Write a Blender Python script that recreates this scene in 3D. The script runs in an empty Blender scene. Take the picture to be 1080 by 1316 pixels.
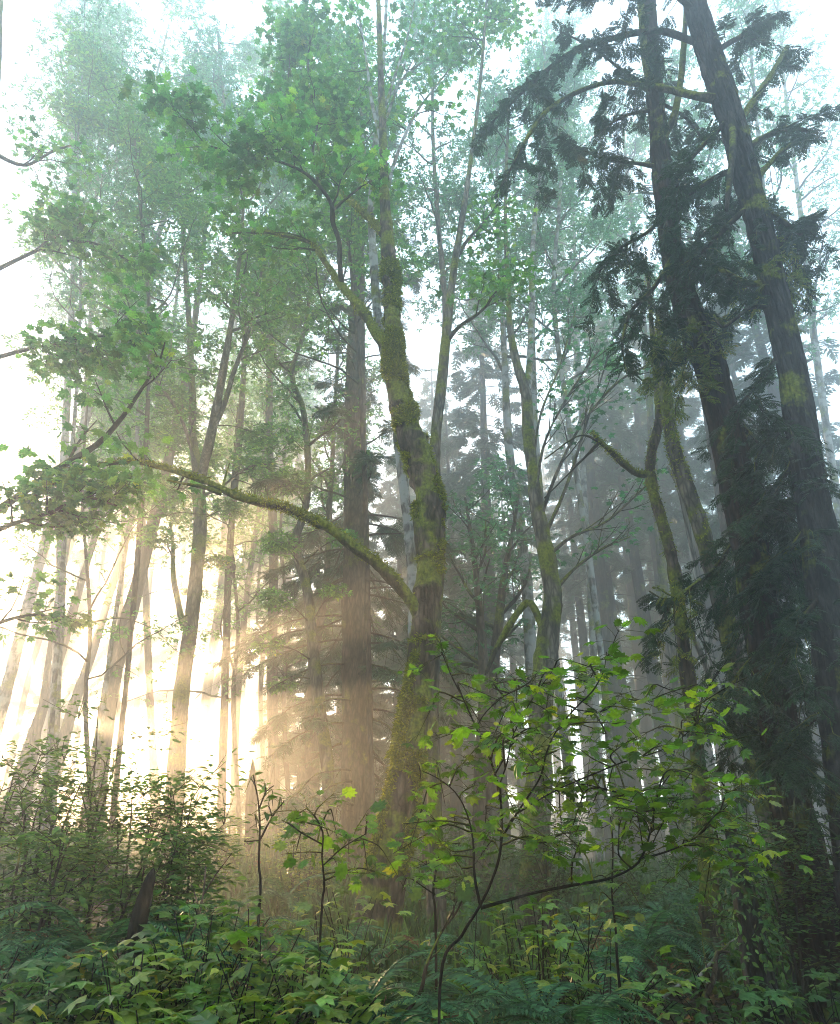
import bpy, math, random
import numpy as np
from mathutils import Vector
C = bpy.context.scene.collection
SC = bpy.context.scene
rad = math.radians

# ---------------------------------------------------------------- camera maths
PF, TH, EYE = 900.0, rad(26), 1.35
CT, ST = math.cos(TH), math.sin(TH)

def scl(py, D):
    return D / (CT - ST * (658 - py) / PF)

def P(px, py, D):
    """the point of the wood seen at photo pixel px,py at ground distance D"""
    v = (658 - py) / PF
    s = scl(py, D)
    return np.array([(px - 540) / PF * s, D, EYE + s * (ST + CT * v)])

def R_(w, py, D):
    return 0.5 * w / PF * scl(py, D)

def proj(q):
    q = np.atleast_2d(q); z = q[:, 2] - EYE
    f = CT * q[:, 1] + ST * z
    return 540 + PF * q[:, 0] / f, 658 - PF * (-ST * q[:, 1] + CT * z) / f

# ---------------------------------------------------------------- noise
def _hash(i, j, k, seed):
    n = (i * 374761393 + j * 668265263 + k * 2147483647 + seed * 974634777) & 0xffffffff
    n = ((n ^ (n >> 13)) * 1274126177) & 0xffffffff
    n = n ^ (n >> 16)
    return (n & 0xffff) / 65535.0

def noise(p, f=1.0, seed=0):
    p = np.asarray(p, float) * f
    i = np.floor(p).astype(np.int64)
    t = p - i
    t = t * t * (3 - 2 * t)
    r = 0
    for a in (0, 1):
        for b in (0, 1):
            for c in (0, 1):
                w = (t[:, 0] if a else 1 - t[:, 0]) * (t[:, 1] if b else 1 - t[:, 1]) * (t[:, 2] if c else 1 - t[:, 2])
                r = r + w * _hash(i[:, 0] + a, i[:, 1] + b, i[:, 2] + c, seed)
    return r * 2 - 1

def ground(x, y):
    x = np.atleast_1d(np.asarray(x, float)); y = np.atleast_1d(np.asarray(y, float))
    p = np.stack([x, y, x * 0], 1)
    z = 0.22 * noise(p, 0.22, 3) + 0.07 * noise(p, 0.8, 4)
    left = 1 / (1 + np.exp((x + 1.2) * 1.6))
    z = z + 0.42 * left * np.exp(-((y - 8.0) / 6.0) ** 2)
    s_ = np.clip((y - 7.5) / 14, 0, 1); s_ = s_ * s_ * (3 - 2 * s_)
    z = z + s_ * (0.75 + 0.65 / (1 + np.exp((x - 1.5) * 0.8)))
    r = np.sqrt(x * x + (y - 10) ** 2)
    z = z + 3.4 * np.clip((r - 28) / 30, 0, 1) ** 2 * 1.3
    return z

def gz(x, y):
    return float(ground(x, y)[0])

# ---------------------------------------------------------------- mesh builder
class MB:
    def __init__(s):
        s.v = []; s.f = {}; s.n = 0
    def add(s, v, f):
        v = np.asarray(v, float); f = np.asarray(f, np.int64)
        s.f.setdefault(f.shape[1], []).append(f + s.n)
        s.v.append(v); s.n += len(v)
    def addm(s, v, fl):
        v = np.asarray(v, float)
        for f in fl:
            f = np.asarray(f, np.int64)
            s.f.setdefault(f.shape[1], []).append(f + s.n)
        s.v.append(v); s.n += len(v)
    def mesh(s, name, mat, origin=(0, 0, 0), smooth=True):
        me = bpy.data.meshes.new(name)
        v = np.concatenate(s.v) - np.asarray(origin, float)
        li = []; ls = []; st = 0
        for k, fs in s.f.items():
            a = np.concatenate(fs)
            li.append(a.ravel()); ls.append(st + np.arange(len(a)) * k); st += a.size
        li = np.concatenate(li); ls = np.concatenate(ls)
        me.vertices.add(len(v)); me.vertices.foreach_set('co', v.ravel())
        me.loops.add(len(li)); me.loops.foreach_set('vertex_index', li.astype(np.int32))
        me.polygons.add(len(ls)); me.polygons.foreach_set('loop_start', ls.astype(np.int32))
        me.update(calc_edges=True)
        me.polygons.foreach_set('use_smooth', np.full(len(ls), smooth))
        me.materials.append(mat)
        return me
    def build(s, name, mat, parent=None, smooth=True):
        if s.n == 0: return None
        org = np.zeros(3)
        q = parent
        while q is not None:
            org = org + np.array(q.location); q = q.parent
        o = bpy.data.objects.new(name, s.mesh(name, mat, org, smooth))
        C.objects.link(o)
        o.parent = parent
        return o

def tag(o, label=None, cat=None, group=None, kind=None):
    if label: o['label'] = label
    if cat: o['category'] = cat
    if group: o['group'] = group
    if kind: o['kind'] = kind
    return o

def thing(name, label, cat, loc, group=None):
    o = bpy.data.objects.new(name, None); C.objects.link(o)
    o.empty_display_size = 0.3
    o.location = tuple(float(a) for a in loc)
    return tag(o, label, cat, group)

def copy_tree(o, parent=None):
    c = o.copy(); C.objects.link(c); c.parent = parent
    for ch in o.children: copy_tree(ch, c)
    return c

# ---------------------------------------------------------------- curves and tubes
def smooth_path(pts, rr, step):
    pts = np.asarray(pts, float); rr = np.asarray(rr, float)
    if len(pts) < 3:
        n = max(2, int(np.linalg.norm(pts[-1] - pts[0]) / step) + 1)
        t = np.linspace(0, 1, n)[:, None]
        return pts[0] * (1 - t) + pts[-1] * t, rr[0] * (1 - t[:, 0]) + rr[-1] * t[:, 0]
    ext = np.vstack([2 * pts[0] - pts[1], pts, 2 * pts[-1] - pts[-2]])
    op = []; orr = []
    for i in range(len(pts) - 1):
        p0, p1, p2, p3 = ext[i:i + 4]
        n = max(1, int(np.linalg.norm(p2 - p1) / step))
        for k in range(n):
            t = k / n
            op.append(0.5 * ((2 * p1) + (p2 - p0) * t + (2 * p0 - 5 * p1 + 4 * p2 - p3) * t * t + (3 * p1 - p0 - 3 * p2 + p3) * t ** 3))
            orr.append(rr[i] * (1 - t) + rr[i + 1] * t)
    op.append(pts[-1]); orr.append(rr[-1])
    return np.array(op), np.array(orr)

def frames(p):
    t = np.gradient(p, axis=0)
    t /= np.linalg.norm(t, axis=1)[:, None] + 1e-9
    a = np.array([1, 0, 0.]) if abs(t[0, 0]) < 0.8 else np.array([0, 1., 0])
    n = a - t[0] * a.dot(t[0]); n /= np.linalg.norm(n)
    N = [n]
    for i in range(1, len(p)):
        n = N[-1] - t[i] * N[-1].dot(t[i]); n /= np.linalg.norm(n) + 1e-9
        N.append(n)
    N = np.array(N)
    return t, N, np.cross(t, N)

def tube(mb, p, r, sides=8, disp=None):
    p = np.asarray(p, float); r = np.asarray(r, float)
    t, N, B = frames(p)
    a = np.linspace(0, 2 * np.pi, sides, endpoint=False)
    d = N[:, None, :] * np.cos(a)[None, :, None] + B[:, None, :] * np.sin(a)[None, :, None]
    v = p[:, None, :] + d * r[:, None, None]
    if disp is not None:
        k = disp(v.reshape(-1, 3), d.reshape(-1, 3), np.repeat(r, sides))
        v = v + d * k.reshape(len(p), sides, 1)
    m = len(p)
    i = np.arange(m - 1)[:, None] * sides; j = np.arange(sides)[None, :]; j2 = (j + 1) % sides
    q = np.stack([i + j, i + j2, i + sides + j2, i + sides + j], -1).reshape(-1, 4)
    V = np.vstack([v.reshape(-1, 3), p[:1], p[-1:] + t[-1:] * r[-1]])
    js = np.arange(sides)
    c0 = np.stack([np.full(sides, m * sides), (js + 1) % sides, js], -1)
    c1 = np.stack([np.full(sides, m * sides + 1), (m - 1) * sides + js, (m - 1) * sides + (js + 1) % sides], -1)
    mb.addm(V, [q, np.vstack([c0, c1])])
    return v.reshape(-1, 3), d.reshape(-1, 3)

# ---------------------------------------------------------------- leaf templates  (x width, y length, z up)
def fan(outline, zc=0.0):
    o = np.array(outline, float)
    if o.shape[1] == 2: o = np.hstack([o, np.zeros((len(o), 1))])
    n = len(o)
    c = np.array([[0, o[:, 1].mean() * 0.75, zc]])
    f = np.stack([np.full(n, n), np.arange(n), (np.arange(n) + 1) % n], -1)
    return np.vstack([o, c]), f

def maple_template(lobes, notch=0.62, droop=0.16):
    pts = [(0.0, 0.06)]
    tips = np.linspace(-140, 140, lobes)
    for i, a in enumerate(tips):
        L = 0.62 * (1 - 0.28 * (abs(a) / 140) ** 1.5)
        aa = math.radians(a)
        pts.append((math.sin(aa) * L, 0.42 + math.cos(aa) * L))
        if i < lobes - 1:
            b = math.radians((a + tips[i + 1]) / 2)
            Ln = L * notch
            pts.append((math.sin(b) * Ln, 0.42 + math.cos(b) * Ln))
    o = np.array(pts)
    z = -droop * ((o[:, 0] ** 2) + (o[:, 1] - 0.42) ** 2) / 0.36
    return fan(np.column_stack([o, z]))

MAPLE9 = maple_template(9, 0.66)
MAPLE7 = maple_template(7, 0.6)
MAPLE5 = maple_template(5, 0.5)
CURLED = [maple_template(9, 0.68, .02), maple_template(9, 0.64, .16), maple_template(7, 0.66, .34), maple_template(9, 0.7, -.12)]
OVAL = (np.array([[0, 0, 0], [-.24, .35, .05], [-.2, .7, .03], [0, 1, -.08], [.2, .7, .03], [.24, .35, .05], [0, .5, 0.0]]),
        np.array([[0, 6, 1], [1, 6, 2], [2, 6, 3], [3, 6, 4], [4, 6, 5], [5, 6, 0]]))
DIAMOND = (np.array([[0, 0, 0], [-.36, .45, .05], [0, 1, -.06], [.36, .5, .05]]), np.array([[0, 3, 2, 1]]))

def star3():
    V = []; Q = []
    for a, L in ((-58, .72), (0, .95), (58, .72)):
        a = rad(a); d = np.array([math.sin(a), math.cos(a)]); s = np.array([d[1], -d[0]])
        k = len(V)
        for p, z in ((d * 0, 0), (d * L * .5 + s * .17, .03), (d * L, -.1), (d * L * .5 - s * .17, .03)): V.append([p[0], p[1], z])
        Q.append([k, k + 1, k + 2, k + 3])
    return np.array(V), np.array(Q)
STAR = star3()

def spray_template(n, seed, spread=0.5, width=0.028, sub=0, droop=0.25):
    """a flat conifer spray: axis along y, side shoots alternating, each a thin kite"""
    rg = random.Random(seed); V = []; Q = []
    def kite(a, b, w):
        a = np.array(a); b = np.array(b)
        d = b - a; s = np.array([-d[1], d[0], 0]); s = s / (np.linalg.norm(s) + 1e-9) * w
        m = a + d * 0.45
        k = len(V)
        V.extend([a, m + s, b, m - s]); Q.append([k, k + 1, k + 2, k + 3])
    def z(y): return -droop * y * y
    kite((0, 0, 0), (0, 1.0, z(1.0)), width * 0.8)
    for i in range(n):
        y = 0.08 + 0.84 * i / n
        for sd in (-1, 1):
            L = spread * (1 - 0.75 * y) * rg.uniform(0.75, 1.1) * min(1, 0.45 + y * 3)
            an = rad(rg.uniform(42, 58))
            bx, by = sd * L * math.sin(an), y + L * math.cos(an)
            e = (bx, by, z(by) - 0.18 * L - rg.uniform(0, .04))
            s0 = (0, y + sd * 0.012, z(y))
            kite(s0, e, width)
            for k in range(sub):
                f = 0.3 + 0.6 * k / max(1, sub)
                mx = np.array(s0) * (1 - f) + np.array(e) * f
                l2 = L * 0.42 * (1 - f * 0.6)
                for s2 in (-1, 1):
                    dd = an * sd + s2 * rad(45)
                    kite(mx, mx + np.array([math.sin(dd) * l2, math.cos(dd) * l2, -0.1 * l2]), width * 0.8)
    return np.array(V), np.array(Q)

FIR = spray_template(7, 1, 0.62, 0.035)
FIR_FAR = spray_template(4, 2, 0.6, 0.075)
CEDAR = spray_template(7, 3, 0.6, 0.034, sub=2, droop=0.35)

def leaves(mb, pos, nrm, dr, size, tpl):
    pos = np.asarray(pos, float); N = len(pos)
    if N == 0: return
    tv, tf = tpl
    nrm = nrm / (np.linalg.norm(nrm, axis=1)[:, None] + 1e-9)
    y = dr - nrm * (dr * nrm).sum(1)[:, None]
    y /= np.linalg.norm(y, axis=1)[:, None] + 1e-9
    x = np.cross(y, nrm)
    s = np.broadcast_to(np.asarray(size, float), (N,))[:, None, None]
    v = pos[:, None, :] + s * (tv[None, :, 0:1] * x[:, None] + tv[None, :, 1:2] * y[:, None] + tv[None, :, 2:3] * nrm[:, None])
    f = tf[None] + (np.arange(N) * len(tv))[:, None, None]
    mb.add(v.reshape(-1, 3), f.reshape(-1, tf.shape[1]))

# ---------------------------------------------------------------- growing branches
class Grow:
    def __init__(s, seed):
        s.r = np.random.default_rng(seed)
        s.wood = MB(); s.tp = []; s.td = []
    def path(s, a, d, L, wander, up, seg):
        n = max(3, int(L / seg) + 1)
        p = [np.array(a, float)]; d = np.array(d, float); d /= np.linalg.norm(d)
        for i in range(n):
            d = d + s.r.normal(0, wander, 3) + np.array([0, 0, up])
            d /= np.linalg.norm(d)
            p.append(p[-1] + d * L / n)
        return np.array(p)
    def branch(s, a, d, L, r, lev, wander=0.16, up=0.05, kids=(5, 5, 4), ang=(30, 65), flat=0.0, seg=0.3):
        p = s.path(a, d, L, wander, up, seg if lev else 0.2)
        tube(s.wood, p, np.linspace(r, max(r * 0.3, 0.0025), len(p)), 6 if lev > 1 else (5 if lev else 3))
        s.kids(p, np.linspace(r, r * 0.3, len(p)), lev, L, wander, up, kids, ang, flat, seg)
    def kids(s, p, rr, lev, L, wander=0.16, up=0.05, kids=(5, 5, 4), ang=(30, 65), flat=0.0, seg=0.3, t0=0.25):
        if lev == 0:
            k = max(1, int(len(p) * 0.35))
            for i in range(k, len(p)):
                s.tp.append(p[i]); s.td.append(p[i] - p[i - 1])
            return
        n = kids[min(lev - 1, len(kids) - 1)]
        for q in range(n):
            t = t0 + (1 - t0) * (q + s.r.uniform(0.2, 1)) / n
            i = min(len(p) - 1, max(1, int(t * (len(p) - 1))))
            d = p[i] - p[i - 1]; d /= np.linalg.norm(d) + 1e-9
            sd = s.r.normal(0, 1, 3); sd[2] *= (1 - flat)
            sd -= d * sd.dot(d); sd /= np.linalg.norm(sd) + 1e-9
            a = rad(s.r.uniform(*ang))
            nd = d * math.cos(a) + sd * math.sin(a)
            l2 = L * s.r.uniform(0.35, 0.62) * (1 - 0.35 * t)
            s.branch(p[i], nd, l2, max(rr[i] * 0.55, 0.004), lev - 1, wander, up, kids, ang, flat, seg)
    def foliage(s, mb, per, size, tpl, spread=0.25, thick=0.08, tilt=0.35, keep=1.0):
        if not s.tp: return
        tp = np.array(s.tp); td = np.array(s.td)
        if keep < 1:
            m = s.r.random(len(tp)) < keep; tp, td = tp[m], td[m]
        # patchy: whole parts of the crown thin out
        pos = np.repeat(tp, per, 0); d = np.repeat(td, per, 0)
        N = len(pos)
        off = s.r.normal(0, 1, (N, 3)) * np.array([spread, spread, thick])
        d = d / (np.linalg.norm(d, axis=1)[:, None] + 1e-9) * 0.4 + off / (spread + 1e-6) * 0.6 + s.r.normal(0, .2, (N, 3))
        d[:, 2] -= 0.25
        n = np.array([0, 0, 1.0]) + s.r.normal(0, tilt, (N, 3))
        leaves(mb, pos + off, n, d, size * s.r.uniform(0.65, 1.15, N), tpl)

# ---------------------------------------------------------------- materials
def mat(name):
    m = bpy.data.materials.new(name); m.use_nodes = True
    nt = m.node_tree
    for n in list(nt.nodes): nt.nodes.remove(n)
    return m, nt, nt.nodes.new('ShaderNodeOutputMaterial')

def ramp(nt, cols, mode='LINEAR'):
    r = nt.nodes.new('ShaderNodeValToRGB'); r.color_ramp.interpolation = mode
    e = r.color_ramp.elements
    while len(e) < len(cols): e.new(0.5)
    for i, c in enumerate(cols):
        e[i].position = c[0]; e[i].color = (*c[1], 1)
    return r

def leaf_mat(name, cols, trans=0.45, tcol=(1.5, 1.9, 0.7), rough=0.5, spec=0.18):
    m, nt, out = mat(name); N = nt.nodes.new; L = nt.links.new
    g = N('ShaderNodeNewGeometry')
    tc = N('ShaderNodeTexCoord'); nz = N('ShaderNodeTexNoise'); nz.inputs['Scale'].default_value = 1.3
    L(tc.outputs['Object'], nz.inputs['Vector'])
    mx = N('ShaderNodeMath'); mx.operation = 'MULTIPLY_ADD'; mx.inputs[1].default_value = 0.72; 
    ad = N('ShaderNodeMath'); ad.operation = 'MULTIPLY_ADD'; ad.inputs[1].default_value = 0.56; ad.inputs[2].default_value = -0.14
    L(nz.outputs['Fac'], ad.inputs[0]); L(g.outputs['Random Per Island'], mx.inputs[0]); L(ad.outputs[0], mx.inputs[2])
    r = ramp(nt, cols); L(mx.outputs[0], r.inputs[0])
    n2 = N('ShaderNodeTexNoise'); n2.inputs['Scale'].default_value = 45; L(tc.outputs['Object'], n2.inputs['Vector'])
    hs = N('ShaderNodeHueSaturation'); L(r.outputs[0], hs.inputs['Color'])
    mr = N('ShaderNodeMapRange'); mr.inputs[1].default_value = .3; mr.inputs[2].default_value = .7; mr.inputs[3].default_value = 0.72; mr.inputs[4].default_value = 1.25
    wn = N('ShaderNodeTexWhiteNoise'); wn.noise_dimensions = '1D'; L(g.outputs['Random Per Island'], wn.inputs['W'])
    m2 = N('ShaderNodeMapRange'); m2.inputs[3].default_value = .5; m2.inputs[4].default_value = 1.5; L(wn.outputs['Value'], m2.inputs[0])
    m3 = N('ShaderNodeMath'); m3.operation = 'MULTIPLY'; L(mr.outputs[0], m3.inputs[0]); L(m2.outputs[0], m3.inputs[1])
    L(n2.outputs['Fac'], mr.inputs[0]); L(m3.outputs[0], hs.inputs['Value'])
    b = N('ShaderNodeBsdfPrincipled'); b.inputs['Roughness'].default_value = rough; b.inputs['Specular IOR Level'].default_value = spec
    L(hs.outputs[0], b.inputs['Base Color'])
    t = N('ShaderNodeBsdfTranslucent')
    mc = N('ShaderNodeMix'); mc.data_type = 'RGBA'; mc.blend_type = 'MULTIPLY'; mc.inputs[0].default_value = 1
    mc.inputs[7].default_value = (*tcol, 1); L(hs.outputs[0], mc.inputs[6]); L(mc.outputs[2], t.inputs['Color'])
    ms = N('ShaderNodeMixShader'); ms.inputs[0].default_value = trans
    L(b.outputs[0], ms.inputs[1]); L(t.outputs[0], ms.inputs[2]); L(ms.outputs[0], out.inputs['Surface'])
    return m

def bark_mat(name, dark, light, moss=0.0, mosscol=((0.04, 0.055, 0.008), (0.19, 0.20, 0.02)), scale=9, zs=0.25, bump=0.6, white=None):
    m, nt, out = mat(name); N = nt.nodes.new; L = nt.links.new
    tc = N('ShaderNodeTexCoord'); mp = N('ShaderNodeMapping'); mp.inputs['Scale'].default_value = (1, 1, zs)
    L(tc.outputs['Object'], mp.inputs['Vector'])
    n1 = N('ShaderNodeTexNoise'); n1.inputs['Scale'].default_value = scale; n1.inputs['Detail'].default_value = 6; n1.inputs['Roughness'].default_value = .65
    L(mp.outputs[0], n1.inputs['Vector'])
    v = N('ShaderNodeTexVoronoi'); v.feature = 'DISTANCE_TO_EDGE'; v.inputs['Scale'].default_value = scale * 1.6; L(mp.outputs[0], v.inputs['Vector'])
    r = ramp(nt, [(.36, tuple(c * .6 for c in dark)), (.5, tuple(a * .6 + c * .4 for a, c in zip(dark, light))), (.66, tuple(c * 1.15 for c in light))]); L(n1.outputs['Fac'], r.inputs[0])
    rc = ramp(nt, [(0, (.25, .25, .25)), (.09, (.7, .7, .7)), (.25, (1.1, 1.1, 1.1))]); L(v.outputs['Distance'], rc.inputs[0])  # furrow shade put into the colour along the crack edges
    mk = N('ShaderNodeMix'); mk.data_type = 'RGBA'; mk.blend_type = 'MULTIPLY'; mk.inputs[0].default_value = .85
    L(r.outputs[0], mk.inputs[6]); L(rc.outputs[0], mk.inputs[7])
    col = mk.outputs[2]
    if white:
        n3 = N('ShaderNodeTexNoise'); n3.inputs['Scale'].default_value = 3.5; n3.inputs['Detail'].default_value = 5; L(tc.outputs['Object'], n3.inputs['Vector'])
        rw = ramp(nt, [(.47, (0, 0, 0)), (.56, (1, 1, 1))]); L(n3.outputs['Fac'], rw.inputs[0])
        mw = N('ShaderNodeMix'); mw.data_type = 'RGBA'; L(rw.outputs[0], mw.inputs[0]); L(col, mw.inputs[6]); mw.inputs[7].default_value = (*white, 1)
        col = mw.outputs[2]
    if moss > 0:
        g = N('ShaderNodeNewGeometry'); sx = N('ShaderNodeSeparateXYZ'); L(g.outputs['Normal'], sx.inputs[0])
        n4 = N('ShaderNodeTexNoise'); n4.inputs['Scale'].default_value = 2.2; n4.inputs['Detail'].default_value = 7; n4.inputs['Roughness'].default_value = .6
        L(tc.outputs['Object'], n4.inputs['Vector'])
        a = N('ShaderNodeMath'); a.operation = 'MULTIPLY_ADD'; a.inputs[1].default_value = 0.22; L(sx.outputs[2], a.inputs[0]); L(n4.outputs['Fac'], a.inputs[2])
        rm = ramp(nt, [(0.62 - 0.3 * moss, (0, 0, 0)), (0.70 - 0.28 * moss, (1, 1, 1))]); L(a.outputs[0], rm.inputs[0])
        n5 = N('ShaderNodeTexNoise'); n5.inputs['Scale'].default_value = 26; n5.inputs['Detail'].default_value = 4; L(tc.outputs['Object'], n5.inputs['Vector'])
        r5 = ramp(nt, [(.3, mosscol[0]), (.7, mosscol[1])]); L(n5.outputs['Fac'], r5.inputs[0])
        mm = N('ShaderNodeMix'); mm.data_type = 'RGBA'; L(rm.outputs[0], mm.inputs[0]); L(col, mm.inputs[6]); L(r5.outputs[0], mm.inputs[7])
        col = mm.outputs[2]
    b = N('ShaderNodeBsdfPrincipled'); b.inputs['Roughness'].default_value = .9; b.inputs['Specular IOR Level'].default_value = .15
    L(col, b.inputs['Base Color'])
    mu = N('ShaderNodeMath'); mu.operation = 'MULTIPLY_ADD'; mu.inputs[1].default_value = 0.6; L(v.outputs['Distance'], mu.inputs[0]); L(n1.outputs['Fac'], mu.inputs[2])
    bp = N('ShaderNodeBump'); bp.inputs['Strength'].default_value = bump; bp.inputs['Distance'].default_value = .07
    L(mu.outputs[0], bp.inputs['Height']); L(bp.outputs[0], b.inputs['Normal'])
    L(b.outputs[0], out.inputs['Surface'])
    return m

GREEN_DARK = [(0, (.018, .05, .02)), (.5, (.032, .085, .028)), (1, (.06, .12, .03))]
M = dict(
    canopy=leaf_mat('maple_canopy_leaf', [(0, (.04, .115, .05)), (.5, (.075, .18, .06)), (.85, (.14, .23, .05)), (1, (.32, .27, .04))], .55),
    canopy_cool=leaf_mat('cool_canopy_leaf', [(0, (.04, .115, .075)), (.6, (.07, .17, .095)), (1, (.13, .23, .09))], .55, (1.2, 1.7, 1.0)),  # blue ambient light put into the leaf colour of farther crowns
    vine=leaf_mat('vine_maple_leaf', [(0, (.05, .12, .018)), (.5, (.09, .18, .022)), (.78, (.16, .235, .025)), (.92, (.28, .28, .025)), (.98, (.38, .24, .02)), (1, (.14, .05, .015))], .55, (1.6, 1.7, .5), .4, .4),
    thimble=leaf_mat('thimbleberry_leaf', [(0, (.05, .125, .022)), (.4, (.095, .19, .026)), (.68, (.19, .25, .028)), (.85, (.32, .28, .03)), (.95, (.25, .13, .03)), (1, (.07, .12, .03))], .3, (1.5, 1.7, .6), .4, .5),
    shrub=leaf_mat('shrub_leaf', [(0, (.04, .11, .03)), (.6, (.075, .16, .035)), (1, (.15, .2, .04))], .45, (1.7, 1.7, .5)),
    herb=leaf_mat('herb_leaf', [(0, (.028, .078, .026)), (.6, (.06, .13, .035)), (.93, (.12, .18, .035)), (1, (.25, .2, .03))], .3, (1.5, 1.7, .6)),
    fern=leaf_mat('fern_frond', [(0, (.03, .09, .045)), (.6, (.055, .145, .065)), (1, (.09, .19, .07))], .3, (1.3, 1.7, .8), .6, .12),
    fir=leaf_mat('fir_needles', [(0, (.02, .055, .03)), (.6, (.035, .085, .04)), (1, (.06, .11, .045))], .2, (1.4, 1.6, .7)),
    cedar=leaf_mat('cedar_sprays', [(0, (.012, .036, .018)), (.6, (.022, .055, .022)), (1, (.04, .08, .025))], .22, (1.4, 1.6, .7)),
    cedar_gold=leaf_mat('yellowing_cedar_sprays', [(0, (.06, .11, .02)), (.6, (.13, .17, .025)), (.9, (.25, .2, .03)), (1, (.42, .16, .02))], .4, (1.5, 1.5, .5)),  # sunlit patch put into the spray colour, with some orange sprays
    dead_frond=leaf_mat('dead_fern_frond', [(0, (.09, .045, .018)), (.6, (.16, .085, .03)), (1, (.24, .13, .04))], .2, (1.2, 1, .7), .8, .1),
    litter=leaf_mat('fallen_leaf', [(0, (.05, .025, .012)), (.5, (.11, .055, .02)), (.85, (.2, .09, .025)), (1, (.3, .2, .04))], .1, (1, 1, 1), .7, .2),
    moss=leaf_mat('moss_tuft', [(0, (.06, .085, .008)), (.6, (.15, .17, .014)), (1, (.27, .27, .03))], .5, (1.7, 1.7, .45), .9, .05),
    moss_bark=bark_mat('mossy_maple_bark', (.022, .016, .012), (.15, .105, .078), .5, bump=1.0),
    half_moss=bark_mat('part_mossy_bark', (.04, .033, .026), (.19, .16, .125), .42),
    alder=bark_mat('pale_alder_bark', (.07, .06, .05), (.22, .20, .17), .3, white=(.27, .265, .245)),
    dead=bark_mat('bleached_dead_wood', (.16, .145, .12), (.40, .37, .33), 0, zs=.1),
    brown=bark_mat('brown_bark', (.04, .027, .02), (.13, .088, .062), .12),
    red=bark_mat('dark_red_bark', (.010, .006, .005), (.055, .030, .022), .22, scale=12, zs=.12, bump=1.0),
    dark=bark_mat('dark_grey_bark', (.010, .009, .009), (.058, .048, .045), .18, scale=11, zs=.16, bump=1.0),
    twig=bark_mat('twig_bark', (.02, .015, .012), (.06, .045, .034), .25, scale=14, bump=.3),
    stem=bark_mat('vine_maple_stem', (.008, .006, .006), (.024, .017, .015), 0, scale=20, bump=.3),
    black=bark_mat('rotten_wood', (.006, .005, .004), (.02, .015, .012), 0, scale=14),
    mosslimb=bark_mat('mossy_limb_bark', (.03, .025, .015), (.09, .07, .045), .95, scale=14),
)

def ground_mat():
    m, nt, out = mat('forest_soil'); N = nt.nodes.new; L = nt.links.new
    tc = N('ShaderNodeTexCoord')
    n = N('ShaderNodeTexNoise'); n.inputs['Scale'].default_value = 1.1; n.inputs['Detail'].default_value = 8; n.inputs['Roughness'].default_value = .7
    L(tc.outputs['Object'], n.inputs['Vector'])
    r = ramp(nt, [(.3, (.014, .010, .007)), (.5, (.035, .022, .014)), (.62, (.03, .034, .012)), (.75, (.07, .042, .022))]); L(n.outputs['Fac'], r.inputs[0])
    v = N('ShaderNodeTexVoronoi'); v.inputs['Scale'].default_value = 16; L(tc.outputs['Object'], v.inputs['Vector'])
    b = N('ShaderNodeBsdfPrincipled'); b.inputs['Roughness'].default_value = .95; b.inputs['Specular IOR Level'].default_value = .1
    L(r.outputs[0], b.inputs['Base Color'])
    bp = N('ShaderNodeBump'); bp.inputs['Distance'].default_value = .08; L(v.outputs['Distance'], bp.inputs['Height']); L(bp.outputs[0], b.inputs['Normal'])
    L(b.outputs[0], out.inputs['Surface'])
    return m

# ---------------------------------------------------------------- the ground
HX, HY0, HY1 = 58.0, -14.0, 66.0
nx, ny = 150, 130
gx, gy = np.meshgrid(np.linspace(-HX + 1, HX - 1, nx), np.linspace(HY0 + 1, HY1 - 1, ny), indexing='ij')
gv = np.stack([gx.ravel(), gy.ravel(), ground(gx.ravel(), gy.ravel())], 1)
i, j = np.meshgrid(np.arange(nx - 1), np.arange(ny - 1), indexing='ij')
q = np.stack([i * ny + j, (i + 1) * ny + j, (i + 1) * ny + j + 1, i * ny + j + 1], -1).reshape(-1, 4)
mb = MB(); mb.add(gv, q)
tag(mb.build('ground', ground_mat()), kind='structure')

# ---------------------------------------------------------------- tree helpers
def px_path(pts, D):
    """pts: (px, py, width px [, extra depth])"""
    p = []; r = []
    for q in pts:
        d = D + (q[3] if len(q) > 3 else 0)
        p.append(P(q[0], q[1], d)); r.append(R_(q[2], q[1], d))
    return np.array(p), np.array(r)

def rooted(pts, D, flare=1.5):
    p, r = px_path(pts, D)
    b = p[0].copy(); dz = p[0][2] - (gz(p[0][0], p[0][1]) - 0.25)
    if dz > 0.1:
        d = p[0] - p[1]; d /= abs(d[2]) + 1e-6
        d[2] = -1; d[:2] = np.clip(d[:2], -.5, .5)
        b = p[0] + d * dz
        p = np.vstack([b, p]); r = np.concatenate([[r[0] * flare], r])
    return p, r

def bark_disp(a1=0.10, f1=1.2, a2=0.05, f2=6.0, seed=0, band=0.0, furrow=0.0):
    def f(v, d, r):
        q = v * np.array([1, 1, 0.45])
        k = a1 * noise(q, f1 / 0.4, seed) + a2 * noise(q, f2, seed + 1) + a2 * .5 * noise(q, f2 * 2.6, seed + 2)
        if band:
            w = v * np.array([2.2, 2.2, 9.0])
            k = k + band * np.maximum(0, noise(w, 1.0, seed + 3)) + band * .5 * np.maximum(0, noise(w, 2.3, seed + 4))
        if furrow:
            w = d * np.array([1, 1, 0]) * 5.5 + v * np.array([0, 0, 1.6])
            w2 = d * np.array([1, 1, 0]) * 11 + v * np.array([0, 0, 3.4])
            k = k - furrow * (1 - np.abs(noise(w, 1.0, seed + 5)) * 2.2).clip(0) - furrow * .6 * (1 - np.abs(noise(w2, 1.0, seed + 6)) * 2).clip(0)
        return k * r
    return f

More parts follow.
